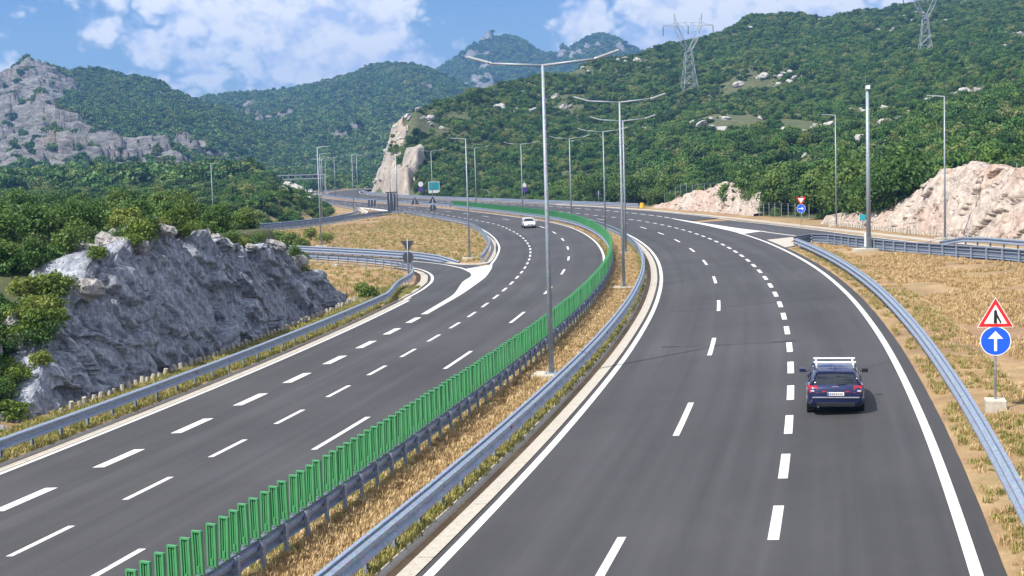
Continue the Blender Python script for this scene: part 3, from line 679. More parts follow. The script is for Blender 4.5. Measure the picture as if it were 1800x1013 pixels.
rail('guardrail', 'steel guardrail on the island of the far slip road', [(-80, 199), (-60, 215.5), (-45, 233), (-38.2, 242), (-33.2, 261), (-31.2, 280), (-31.6, 298), (-33.2, 311), (-36.0, 327), (-40.5, 345), tuple(at(425, -23.2)[:2]), tuple(at(461, -21.6)[:2]), tuple(at(520, -21.2)[:2]), tuple(at(620, -21.2)[:2])], 2.5, seg=4.0, refl=False)
rail('guardrail', 'steel guardrail along the sandy shoulder beside the blue car', along(5.2, 46, 168), 2.0, flip=True, top=True)
rail('guardrail', 'steel guardrail between the dry grass bank and the entry slip road', [(25.9, 129.6), (27.2, 132), (28.6, 131.0), (29.3, 121), (30.3, 113), (32.0, 104), (34.1, 94.5), (37.4, 82), (42, 67)], 2.0, double=True, top=True, seg=3.0, flip=True, refl=False)
rail('guardrail', 'short steel guardrail below the pink rock face with sloping end', [(35.9, 118.5), (36.9, 112), (38.3, 104.5), (40.8, 93.5), (44.4, 81), (49, 68)], 2.0, ends=(True, False), refl=False)
G10 = [(306, 15.4), (316, 14.6), (333, 12.9), (346, 11.2), (382, 8.9), (420, 7.5), (460, 6.6), (600, 6)]
rail('guardrail', 'far guardrail at the foot of the wooded hillside with yellow end terminal', along(G10, 306, 600), 4.0, flip=True, refl=False, double=True)
e = empty('crash_cushion', tuple(at(304.6, 15.6))); tag(e, 'yellow rounded end terminal of the far guardrail', 'crash cushion')
m = MB(); m.bar((0, 0, .0), (0, 0, .95), .42, .40, 14); m.build('drum', MAT['sign_yellow'], e); m = MB(); m.box((0, .5, .45), (.5, .7, .5)); m.build('bracket', MAT['galvanised'], e)

# ------------------------------------------------------------------ green anti-glare screen
def blade_mesh():
    m = MB(); h, w = .90, .235; z0 = .84
    m.box((-w / 2 + .02, 0, z0 + h / 2), (.04, .07, h)); m.box((w / 2 - .02, 0, z0 + h / 2), (.04, .07, h))
    m.box((0, 0, z0 + h - .02), (w - .082, .07, .036)); m.box((-.052, .008, z0 + h / 2 - .01), (.026, .04, h - .06)); m.box((.052, .008, z0 + h / 2 - .01), (.026, .04, h - .06))
    m.box((0, .012, z0 + h / 2 + .03), (.030, .022, h - .14)); m.box((0, .026, z0 + h / 2), (w - .084, .008, h - .05)); m.box((0, 0, z0 + .10), (.05, .06, .14)); m.box((0, 0, z0 - .01), (.12, .10, .03))
    return m.mesh('blade')
BLADE = blade_mesh()
scr = empty('anti_glare_screen', tuple(at(56, -11.08))); tag(scr, 'row of green plastic anti-glare blades standing on the median guardrail', 'glare screen')
org = np.array(scr.location); s = 56.0; k = 0; rest = MB(); bv = np.array([v.co[:] for v in BLADE.vertices]); bf = [tuple(p.vertices) for p in BLADE.polygons]
while s < 350:
    p = at(s, -11.10) - org; rz = heading(s) + R_(-14 + random.uniform(-5, 5))
    if k < 300: link('blade', BLADE, MAT['green_plastic'], scr, tuple(p), (R_(random.uniform(-1.6, 1.6)), R_(random.uniform(-1.3, 1.3)), rz))
    else:
        c, q = math.cos(rz), math.sin(rz); rest.add([(x * c - y * q + p[0], x * q + y * c + p[1], z + p[2]) for x, y, z in bv], bf)
    k += 1; s += .565
o = rest.build('blade_row', MAT['green_plastic'], scr); o['kind'] = 'stuff'
m = MB(); 
for s in np.arange(56, 349, 3.0):
    a, b = at(s, -11.10, .83) - org, at(s + 3, -11.10, .83) - org; m.bar(a, b, .022, None, 4, False)
m.build('carrier_rail', MAT['galvanised'], scr)

# ------------------------------------------------------------------ lamps and masts
def hexpole(h, r0, r1):
    m = MB(); m.bar((0, 0, 0), (0, 0, h), r0, r1, 12); return m.mesh('pole', True)
def plate():
    m = MB(); m.box((0, 0, .03), (.5, .5, .04))
    for x in (-.2, .2):
        for y in (-.2, .2): m.bar((x, y, .02), (x, y, .12), .02, None, 6)
    return m.mesh('base_plate')
def pad(): m = MB(); m.box((0, 0, -.04), (1.5, 1.3, .34)); return m.mesh('footing')
PLATE, PAD = plate(), pad()
H_L = 12.65
def arm_mesh():
    m = MB(); m.bar((0, 0, H_L - .05), (2.15, 0, H_L + .12), .055, .045, 8); return m.mesh('arm', True)
def head_mesh():
    m = MB(); m.bar((2.1, 0, H_L + .12), (3.05, 0, H_L + .42), .06, .05, 4); m.add([(2.2, -.13, H_L + .13), (3.1, -.13, H_L + .41), (3.1, .13, H_L + .41), (2.2, .13, H_L + .13), (2.2, -.13, H_L + .20), (3.1, -.13, H_L + .47), (3.1, .13, H_L + .47), (2.2, .13, H_L + .20)],
        [(3, 2, 1, 0), (4, 5, 6, 7), (0, 1, 5, 4), (1, 2, 6, 5), (2, 3, 7, 6), (3, 0, 4, 7)]); return m.mesh('luminaire')
TPOLE, TARM, THEAD = hexpole(H_L, .115, .058), arm_mesh(), head_mesh()
def t_lamp(s, off, label, group):
    p = at(s, off, .05); g = empty('street_lamp', tuple(p), heading(s)); tag(g, label, 'street lamp', group)
    link('pole', TPOLE, MAT['galvanised_pole'], g); link('base_plate', PLATE, MAT['galvanised_pole'], g, (0, 0, .12)); link('footing', PAD, MAT['concrete_pad'], g, (0, 0, .0))
    for r in (0, math.pi): link('arm', TARM, MAT['galvanised_pole'], g, (0, 0, 0), r); link('luminaire', THEAD, MAT['lamp_grey'], g, (0, 0, 0), r)
lab = {0: 'tall twin-arm street lamp on the median where the green screen is widest in view', 1: 'twin-arm street lamp on the median at the bend beside bare concrete footing'}
for i, s in enumerate(range(95, 640, 40)):
    t_lamp(s, -9.6, lab.get(i, 'twin-arm street lamp in the row along the median'), 'twin-arm median lamps')
SPOLE = hexpole(12.4, .10, .05)
def sarm():
    m = MB(); m.bar((0, 0, 12.35), (.9, 0, 12.45), .05, .04, 8); m.box((1.1, 0, 12.47), (.8, .24, .07)); return m.mesh('luminaire')
SARM = sarm()
def s_lamp(x, y, rz, label, z=None):
    z0 = float(zroad(x, y)[0]) if z is None else z
    g = empty('street_lamp', (x, y, z0), rz); tag(g, label, 'street lamp', 'single-arm slip road lamps')
    link('pole', SPOLE, MAT['galvanised_pole'], g); link('base_plate', PLATE, MAT['galvanised_pole'], g, (0, 0, .12)); link('footing', PAD, MAT['concrete_pad'], g, (0, 0, 0)); link('luminaire', SARM, MAT['lamp_grey'], g)
s_lamp(-4.3, 147.3, math.pi, 'single-arm lamp on the tip of the grassy mound')
s_lamp(-23.7, 178.0, 0, 'single-arm lamp at the foot of the mound behind the rock cutting')
s_lamp(-35.7, 271.0, 0, 'single-arm lamp on the island of the far slip road'); s_lamp(-33.2, 304, 0, 'single-arm lamp at the nose of the far slip road')
s_lamp(-52, 250, 0, 'single-arm lamp rising from the bushes of the left knoll', -2.6)
s_lamp(36.8, 160.3, math.pi, 'slim single-arm lamp left of the camera mast before the wooded hill'); s_lamp(37.9, 123.9, math.pi, 'single-arm lamp standing in front of the pink rock face')
s_lamp(-150, 500, 0, 'single-arm lamp far off before the grey cliffs', -4)
def mast(x, y, h, label, cam_=True):
    g = empty('camera_mast', (x, y, float(zroad(x, y)[0]))); tag(g, label, 'mast')
    m = MB(); m.bar((0, 0, 0), (0, 0, h), .20, .13, 12); m.build('pole', MAT['galvanised_pole'], g, smooth=True); link('base_plate', PLATE, MAT['galvanised_pole'], g, (0, 0, .12)); link('footing', PAD, MAT['concrete_pad'], g, (0, 0, 0), None, (1.6, 1.2, 1))
    m = MB(); m.box((.0, -.05, h + .34), (.24, .5, .26)); m.box((0, -.33, h + .36), (.28, .1, .3)); m.build('camera_head', MAT['white_enamel'], g); m = MB(); m.bar((0, 0, h), (0, 0, h + .25), .07, None, 8); m.bar((-.15, 0, h), (-.15, 0, h + 1.4), .012, .006, 6); m.build('bracket', MAT['galvanised_pole'], g)
    m = MB(); m.box((.0, .28, .8), (.5, .36, 1.1)); m.build('cabinet', MAT['white_enamel'], g)
mast(29.4, 116.6, 12.9, 'thick camera mast behind the guardrail of the entry slip road'); mast(-22.9, 291, 11.6, 'thick camera mast at the tip of the far slip road')

# ------------------------------------------------------------------ signs
def tri(r, up=True):
    pts = [(r * math.cos(a), r * math.sin(a)) for a in [R_(90 + 120 * i) for i in range(3)]]
    out = []
    for i in range(3):                                        # rounded corners
        p, c, n = [np.array(pts[(i + k) % 3]) for k in (-1, 0, 1)]
        a, b = c + (p - c) * .06, c + (n - c) * .06; out += [tuple(a), tuple(c * .965 + (a + b) * .0175), tuple(b)]
    return out if up else [(-x, -z) for x, z in out]
def disc(r, n=40): return [(r * math.cos(2 * math.pi * i / n), r * math.sin(2 * math.pi * i / n)) for i in range(n)]
def shift(pts, x, z): return [(px + x, pz + z) for px, pz in pts]
def sign(name, label, loc, rz, H, faces, footing=True, n_post=1, r=.035, group=None):
    """faces: list of (partname, material, polygon, layer); front of the sign looks along local -y"""
    g = empty(name, loc, rz); tag(g, label, 'traffic sign', group)
    for i in range(n_post):
        x = (i - (n_post - 1) / 2) * .7; m = MB(); m.bar((x, .05, -.1), (x, .05, H), r, None, 10); m.build('post', MAT['galvanised_pole'], g, smooth=True)
    if footing: m = MB(); m.box((0, .05, .12), (.62, .62, .56)); m.build('footing', MAT['concrete_pad'], g, bevel=.03)
    for nm, mt, poly, lay in faces:
        m = MB(); y1 = -.004 * lay; m.prism(poly, y1 - .004, y1 if lay else .012); m.build(nm, MAT[mt], g)
    return g
def arrow(cx, cz, L, ang):
    w, hw, hl = .085 * L / .5, .22 * L / .5, .24 * L / .5
    p = [(-w / 2, -L * .62), (w / 2, -L * .62), (w / 2, L * .62 - hl), (hw, L * .62 - hl), (0, L * .62), (-hw, L * .62 - hl), (-w / 2, L * .62 - hl)]
    c, s = math.cos(ang), math.sin(ang); return [(cx + x * c - z * s, cz + x * s + z * c) for x, z in p]
# merge warning with blue arrow, right shoulder
x, y = 14.75, 43.2; z0 = float(zroad(x, y)[0]); zc = 2.20; ztop = 2.93
sign('road_sign', 'red triangle merge sign above a blue disc with white up arrow on concrete footing', (x, y, z0), R_(-12), 3.4, [
    ('backing', 'sign_white', shift(tri(.62), 0, ztop), 0), ('red_border', 'sign_red', shift(tri(.585), 0, ztop), 1), ('white_field', 'sign_white', shift(tri(.39), 0, ztop), 2),
    ('merge_symbol', 'black_paint', shift([(-.055, -.17), (-.03, -.145), (0, -.17), (.02, -.145), (.045, -.17), (.04, .02), (.145, -.165), (.175, -.12), (.05, .14), (.045, .22), (0, .27), (-.045, .22)], .0, ztop - .03), 3),
    ('disc', 'sign_white', shift(disc(.455), 0, zc), 0), ('blue_field', 'sign_blue', shift(disc(.428), 0, zc), 1), ('arrow', 'sign_white', arrow(0, zc, .50, 0), 2)])
x, y = 33.9, 165.5; z0 = float(zroad(x, y)[0])
sign('road_sign', 'give-way triangle above a blue disc with white right arrow by the wire fence', (x, y, z0), R_(-8), 3.4, [
    ('backing', 'sign_red', shift(tri(.66, False), 0, 3.02), 0), ('white_field', 'sign_white', shift(tri(.40, False), 0, 3.03), 1),
    ('disc', 'sign_white', shift(disc(.50), 0, 2.02), 0), ('blue_field', 'sign_blue', shift(disc(.468), 0, 2.02), 1), ('arrow', 'sign_white', arrow(0, 2.02, .5, R_(-90)), 2)], footing=False)
def back_sign(label, x, y, rz, H, parts, z=None, n_post=1):
    z0 = float(zroad(x, y)[0]) if z is None else z
    sign('road_sign', label, (x, y, z0), rz, H, [(n, 'sign_back', p, 0) for n, p in parts], False, n_post, .05)
back_sign('back of a give-way triangle and disc at the bend of the near slip road', -9.15, 126.2, R_(170), 3.3, [('triangle_plate', shift(tri(.68, False), 0, 2.75)), ('disc_plate', shift(disc(.50), 0, 1.62))])
p = at(300, -24.9); back_sign('back of a triangular sign with disc nearer to the mound crest lamp', p[0], p[1], R_(185), 3.6, [('triangle_plate', shift(tri(.85), 0, 3.3)), ('disc_plate', shift(disc(.62), 0, 2.0))])
p = at(321, -24.8); back_sign('back of a lone triangular sign on the mound guardrail', p[0], p[1], R_(185), 3.2, [('triangle_plate', shift(tri(.95), 0, 2.7))])
p = at(338, -26.6); back_sign('back of a tall rectangular sign board beside the camera mast', p[0], p[1], R_(188), 4.2, [('board_plate', [(-.85, .6), (.85, .6), (.85, 4.2), (-.85, 4.2)]), ('top_plate', [(-1.2, 4.25), (1.2, 4.25), (1.2, 4.5), (-1.2, 4.5)])], None, 2)
p = at(372, -24.5); back_sign('back of a small board near the far slip road nose', p[0], p[1], R_(188), 2.2, [('board_plate', [(-.9, .7), (.9, .7), (.9, 2.2), (-.9, 2.2)])], None, 2)
p = at(330, 15.0); back_sign('back of a triangular sign behind the far guardrail', p[0], p[1], R_(185), 3.0, [('triangle_plate', shift(tri(.85), 0, 2.4))])
def front_sign(label, s, off, H, faces, n_post=1): p = at(s, off, .3); sign('road_sign', label, tuple(p), heading(s), H, faces, False, n_post, .05)
front_sign('teal square board below the wooded hillside', 445, 10.2, 4.4, [('board', 'sign_white', [(-1.6, 1.1), (1.6, 1.1), (1.6, 4.3), (-1.6, 4.3)], 0), ('teal_field', 'sign_teal', [(-1.45, 1.9), (1.45, 1.9), (1.45, 4.15), (-1.45, 4.15)], 1)], 2)
front_sign('purple disc under a pale disc before the stepped rock cut', 460, 10.0, 4.3, [('pale_disc', 'sign_white', shift(disc(.75), 0, 3.5), 0), ('purple_disc', 'sign_purple', shift(disc(.75), 0, 1.9), 0)])
front_sign('purple disc sign against the green hillside behind the screen end', 372, 11.8, 4.6, [('pale_disc', 'sign_white', shift(disc(.5), 0, 3.6), 0), ('purple_disc', 'sign_purple', shift(disc(.62), 0, 2.6), 0)])
x, y = 37.2, 150; sign('road_sign', 'small teal marker plate at the foot of the pink rock', (x, y, float(zroad(x, y)[0])), R_(-10), 1.5, [('plate', 'sign_teal', [(-.3, .85), (.3, .85), (.3, 1.45), (-.3, 1.45)], 0)], False)
# gantry over the oncoming roadway
def gantry():
    s = 566; a, b = at(s, -24.5), at(s, -9.6); c = (a + b) / 2; g = empty('sign_gantry', tuple(c), heading(s)); tag(g, 'grey steel sign gantry spanning the oncoming lanes far off', 'gantry')
    w = np.linalg.norm(b[:2] - a[:2]) / 2 + 2.2; zt = 7.4
    for sx in (-1, 1):
        m = MB(); m.box((sx * w, 0, 3.7), (.5, .6, 7.6)); m.build('leg', MAT['galvanised_pole'], g)
    for z in (zt, zt - 1.4): m = MB(); m.box((0, 0, z), (2 * w - .5, .45, .34)); m.build('chord', MAT['galvanised_pole'], g)
    for i in range(1, 9): x = -w + 2 * w * i / 9; m = MB(); m.box((x, 0, zt - .7), (.16, .3, 1.06)); m.build('strut', MAT['galvanised_pole'], g)
    for x in (-5.2, -2.2, 2.8, 6.0): m = MB(); m.box((x, .3, zt - .45), (1.9, .12, 1.5)); m.build('panel', MAT['sign_back'], g)
gantry()

# ------------------------------------------------------------------ pylons
def pylon(px, r, zb, h, yaw, label):
    th = math.atan2(px - 900, 2500); loc = (r * math.sin(th), r * math.cos(th), zb); g = empty('power_pylon', loc, yaw); tag(g, label, 'pylon')
    k = h / 36.0
    def bars(name, segs, rad=.11, mat='galvanised_pole'):
        m = MB()
        for p, q in segs: m.bar([c * k for c in p], [c * k for c in q], rad, None, 4, False)
        m.build(name, MAT[mat], g)
    lv = [(0, 3.6), (5, 2.9), (10, 2.3), (15, 1.75), (19, 1.5)]
    cor = lambda z, w: [(sx * w, sy * w, z) for sx, sy in ((-1, -1), (1, -1), (1, 1), (-1, 1))]
    for c in range(4): bars('leg', [(cor(*lv[i])[c], cor(*lv[i + 1])[c]) for i in range(4)], .11)
    br = []
    for i in range(4):
        A, B = cor(*lv[i]), cor(*lv[i + 1])
        for c in range(4): d = (c + 1) % 4; br += [(A[c], B[d]), (A[d], B[c]), (B[c], B[d])]
    bars('bracing', br, .055)
    for sx in (-1, 1):                                   # the two arms of the Y, up to the cross beam
        seg = []; W = [(19, .2, 1.5), (23, 2.4, 1.9), (27, 4.3, 2.2), (31, 5.6, 1.2), (36, 6.3, .08)]
        for i in range(len(W) - 1):
            (z1, c1, w1), (z2, c2, w2) = W[i], W[i + 1]
            a = [(sx * (c1 + o * w1), q * w1 * .5, z1) for o, q in ((-.5, -1), (.5, -1), (.5, 1), (-.5, 1))]; b = [(sx * (c2 + o * w2), q * w2 * .5, z2) for o, q in ((-.5, -1), (.5, -1), (.5, 1), (-.5, 1))]
            for c in range(4): seg += [(a[c], b[c]), (a[c], b[(c + 1) % 4])]
        bars('upper_arm', seg, .065)
    cb = []
    xs = np.linspace(-11.5, 11.5, 15)
    for i in range(14):
        t0, t1 = 1.3 * max(.05, 1 - abs(xs[i]) / 11.5), 1.3 * max(.05, 1 - abs(xs[i + 1]) / 11.5)
        t0, t1 = (1.4 if abs(xs[i]) < 7 else t0 + .3), (1.4 if abs(xs[i + 1]) < 7 else t1 + .3)
        cb += [((xs[i], 0, 30.4), (xs[i + 1], 0, 30.4)), ((xs[i], 0, 30.4 + t0), (xs[i + 1], 0, 30.4 + t1)), ((xs[i], 0, 30.4 if i % 2 else 30.4 + t0), (xs[i + 1], 0, 30.4 + t1 if i % 2 else 30.4))]
    bars('cross_beam', cb, .065)
    for x in (-11.4, 0, 11.4): bars('insulator', [((x, 0, 30.4), (x, 0, 26.2 if x else 26.8))], .16, 'sign_back')
    bars('vee_bracing', [((-3.2, 0, 30.4), (0, 0, 26.8)), ((3.2, 0, 30.4), (0, 0, 26.8))], .07)
for i, (px, el, frac) in enumerate([(1220, 106, 140), (1632, 158, 112)]):
    th = math.atan2(px - 900, 2500); rs_ = np.arange(330, 940, 4.0); zs_ = height(rs_ * math.sin(th), rs_ * math.cos(th))[0]; k_ = int(np.argmax((zs_ - 8.4) / rs_ * 2500 > el)); r = float(rs_[k_]); zb = float(zs_[k_]); h = frac / 2500 * r
    pylon(px, r, zb - .5, h, R_(8 if i == 0 else -5), ['lattice power pylon rising from the middle of the wooded hillside', 'lattice power pylon on the crest of the wooded hill'][i])

# ------------------------------------------------------------------ cars
def loft(sections):
    n = len(sections[0]); V = [p for s in sections for p in s]; F = []
    for i in range(len(sections) - 1):
        for j in range(n): F.append((i * n + j, i * n + (j + 1) % n, (i + 1) * n + (j + 1) % n, (i + 1) * n + j))
    F.append(tuple(range(n - 1, -1, -1))); F.append(tuple(range((len(sections) - 1) * n, len(sections) * n)))
    me = newmesh('loft', V, F, True); bm = bmesh.new(); bm.from_mesh(me); bmesh.ops.recalc_face_normals(bm, faces=bm.faces[:])
    for e_ in bm.edges:
        if len(e_.link_faces) == 2 and e_.calc_face_angle(0) > .75: e_.smooth = False
    bm.to_mesh(me); bm.free(); return me
def car(label, loc, rz, paint_, estate=True, front_plate=False, bars=True, group=None):
    g = empty('car', loc, rz); tag(g, label, 'car', group); P = MAT[paint_]; Wd = 1.0 if estate else .97
    st = [(-2.40, .72, .42, .78), (-2.375, .81, .33, .88), (-2.28, .865, .27, .965), (-2.0, .895, .24, .985), (-1.0, .905, .22, .965), (0, .905, .22, .95), (.85, .90, .22, .955), (1.05, .895, .22, .94), (1.6, .885, .22, .88), (2.05, .86, .24, .79), (2.28, .79, .30, .70), (2.40, .64, .38, .60)]
    if not estate: st = [(y * .88, w * Wd, a, b) for y, w, a, b in st]
    def sec(y, w, zb, zt):
        h = zt - zb; half = [(w * .84, zb), (w * .96, zb + .08), (w, zb + .36 * h), (w * .995, zb + .68 * h), (w * .955, zt - .045), (w * .86, zt)]
        return [(x, y, z) for x, z in half] + [(0, y, zt + .018)] + [(-x, y, z) for x, z in half[::-1]] + [(0, y, zb)]
    link('body', loft([sec(*q) for q in st]), P, g)
    k = 1 if estate else .88
    gs = [(1.02, .80, .74, .93, .945), (.62, .815, .66, .93, 1.20), (.22, .825, .60, .93, 1.385), (-.5, .83, .595, .93, 1.43), (-1.35, .825, .585, .93, 1.415), (-1.92, .80, .565, .93, 1.35), (-2.12, .78, .60, .93, 1.17), (-2.27, .755, .68, .93, .955)]
    def gsec(y, wb, wr, zb, zr, e_=0.0): return [(wb + e_, y * k, zb), ((wb * .62 + wr * .38) + e_, y * k, zb + .55 * (zr - zb)), (wr + e_, y * k, zr - .02 + e_), (wr * .9, y * k, zr + e_), (0, y * k, zr + .012 + e_), (-wr * .9, y * k, zr + e_), (-wr - e_, y * k, zr - .02 + e_), (-(wb * .62 + wr * .38) - e_, y * k, zb + .55 * (zr - zb)), (-wb - e_, y * k, zb), (0, y * k, zb)]
    link('windows', loft([gsec(*q) for q in gs]), MAT['car_glass'], g)
    roof = [(.30, .62, 1.355), (.2, .615, 1.39), (-.5, .61, 1.436), (-1.35, .60, 1.421), (-1.93, .58, 1.356), (-2.0, .57, 1.32)]
    V = []
    for y, w, z in roof: V.append([(w, y * k, z - .075), (w * .99, y * k, z), (w * .88, y * k, z + .022), (0, y * k, z + .034), (-w * .88, y * k, z + .022), (-w * .99, y * k, z), (-w, y * k, z - .075), (-w * .9, y * k, z - .08), (w * .9, y * k, z - .08)])
    link('roof', loft(V), P, g)
    for sx in (-1, 1):
        for nm, p0, p1, r in (('pillar', (.80, 1.0, .93), (.61, .24, 1.375), .036), ('pillar', (.83, -.42, .93), (.605, -.45, 1.41), .035), ('pillar', (.825, -1.38, .93), (.60, -1.36, 1.40), .035), ('pillar', (.765, -2.24, .95), (.575, -1.93, 1.33), .05)):
            m = MB(); m.bar((sx * p0[0], p0[1] * k, p0[2]), (sx * p1[0], p1[1] * k, p1[2]), r, r, 6); m.build(nm, P, g, smooth=True)
        m = MB(); m.bar((sx * .86, .72 * k, .96), (sx * .98, .72 * k, .98), .03, .03, 6); m.box((sx * 1.03, .70 * k, 1.0), (.20, .11, .13)); m.build('mirror', P if sx < 0 else MAT['black_paint'], g, bevel=.015)
        for y in (-1.42, 1.42):
            w = empty_w = MB(); w.bar((sx * .68, y * k, .315), (sx * .90, y * k, .315), .315, None, 24); wo = w.build('wheel', MAT['dark_rubber'], g, smooth=False)
            r = MB(); r.bar((sx * .89, y * k, .315), (sx * .908, y * k, .315), .205, .19, 18); r.build('rim', MAT['car_chrome'], wo)
            a = MB(); a.bar((sx * .60, y * k, .33), (sx * .902, y * k, .33), .385, None, 24); a.build('wheel_arch', MAT['black_paint'], g)
        m = MB(); m.add([(sx * x, y * k, z) for x, y, z in [(.56, -2.405, .74), (.80, -2.385, .74), (.885, -2.20, .76), (.56, -2.375, .945), (.79, -2.32, .955), (.878, -2.12, .955), (.6, -2.2, .74), (.6, -2.1, .95)]],
              [(0, 1, 4, 3), (1, 2, 5, 4), (3, 4, 5, 7), (0, 6, 2, 1), (0, 3, 7, 6), (2, 6, 7, 5)]); t = m.build('tail_light', MAT['tail_red'], g)
        m = MB(); m.box((sx * .72, -2.40 * k, .80), (.11, .03, .045)); m.build('lens', MAT['lens_clear'], t)
        m = MB(); m.add([(sx * x, y * k, z) for x, y, z in [(.42, 2.37, .56), (.72, 2.33, .58), (.82, 2.12, .62), (.42, 2.34, .68), (.72, 2.26, .715), (.81, 2.05, .74), (.5, 2.0, .56), (.5, 1.95, .72)]],
              [(0, 1, 4, 3), (1, 2, 5, 4), (3, 4, 5, 7), (0, 6, 2, 1), (0, 3, 7, 6), (2, 6, 7, 5)]); m.build('headlight', MAT['lens_clear'], g)
    def bx(nm, c, d, mt, par=g): m = MB(); m.box((c[0], c[1] * k, c[2]), d); return m.build(nm, MAT[mt], par, bevel=min(d) * .3)
    bx('rear_bumper_strip', (0, -2.41, .585), (1.46, .04, .045), 'car_chrome'); bx('rear_valance', (0, -2.385, .36), (1.2, .05, .14), 'black_paint'); bx('front_grille', (0, 2.39, .52), (.72, .05, .17), 'black_paint'); bx('front_bumper_intake', (0, 2.385, .36), (1.05, .05, .08), 'black_paint')
    p = bx('licence_plate', (0, -2.412, .70), (.52, .02, .115), 'plate_white'); bx('country_band', (-.235, -2.422, .70), (.045, .012, .105), 'plate_blue', p)
    for i in range(7): bx('character', (-.17 + i * .06, -2.424, .70), (.028, .006, .06), 'black_paint', p)
    bx('fog_reflector', (-.36, -2.412, .775), (.13, .02, .035), 'tail_red'); bx('fog_reflector', (.36, -2.412, .775), (.13, .02, .035), 'tail_red')
    if front_plate: bx('licence_plate', (0, 2.43, .47), (.50, .02, .11), 'plate_white')
    m = MB()
    for i in range(4):                                        # interlocked rings on the tailgate
        cx = -.078 + i * .052
        pts = [(cx + .034 * math.cos(t * math.pi / 8), -2.345 * k, .895 + .034 * math.sin(t * math.pi / 8)) for t in range(16)]
        for a in range(16): m.bar(pts[a], pts[(a + 1) % 16], .006, None, 4, False)
    if estate: m.build('badge', MAT['car_chrome'], g)
    m = MB(); m.bar((.02, -2.30 * k, .965), (.34, -2.265 * k, 1.01), .012, None, 5); m.build('rear_wiper', MAT['black_paint'], g)
    m = MB(); m.bar((-.55, -2.40 * k, .30), (-.55, -2.30 * k, .30), .035, None, 10); m.build('exhaust', MAT['car_chrome'], g)
    m = MB(); m.bar((0, -1.75 * k, 1.40), (0, -1.9 * k, 1.50), .012, .006, 5); m.build('antenna', MAT['black_paint'], g)
    if bars:
        for sx in (-1, 1): m = MB(); m.bar((sx * .585, -1.8, 1.43), (sx * .585, .15, 1.46), .02, None, 6); m.build('roof_rail', MAT['car_chrome'], g)
        for y in (-1.25, -.35): m = MB(); m.box((0, y, 1.555), (1.34, .075, .04)); m.box((-.585, y, 1.50), (.06, .06, .09)); m.box((.585, y, 1.50), (.06, .06, .09)); m.build('roof_bar', MAT['bar_white'], g)
    return g
def put_car(label, s, off, paint_, back, estate, **k):
    p = at(s, off); car(label, tuple(p), heading(s) + (0 if not back else math.pi), paint_, estate, **k)
put_car('dark blue estate car with white roof bars seen from behind', 86.2, 1.45, 'car_blue', False, True)
put_car('white hatchback coming round the bend beside the green screen', 247.5, -17.0, 'car_white', True, False, bars=False, front_plate=True)
put_car('tiny white car under the far gantry', 612, -15.5, 'car_white', True, False, bars=False, front_plate=True)

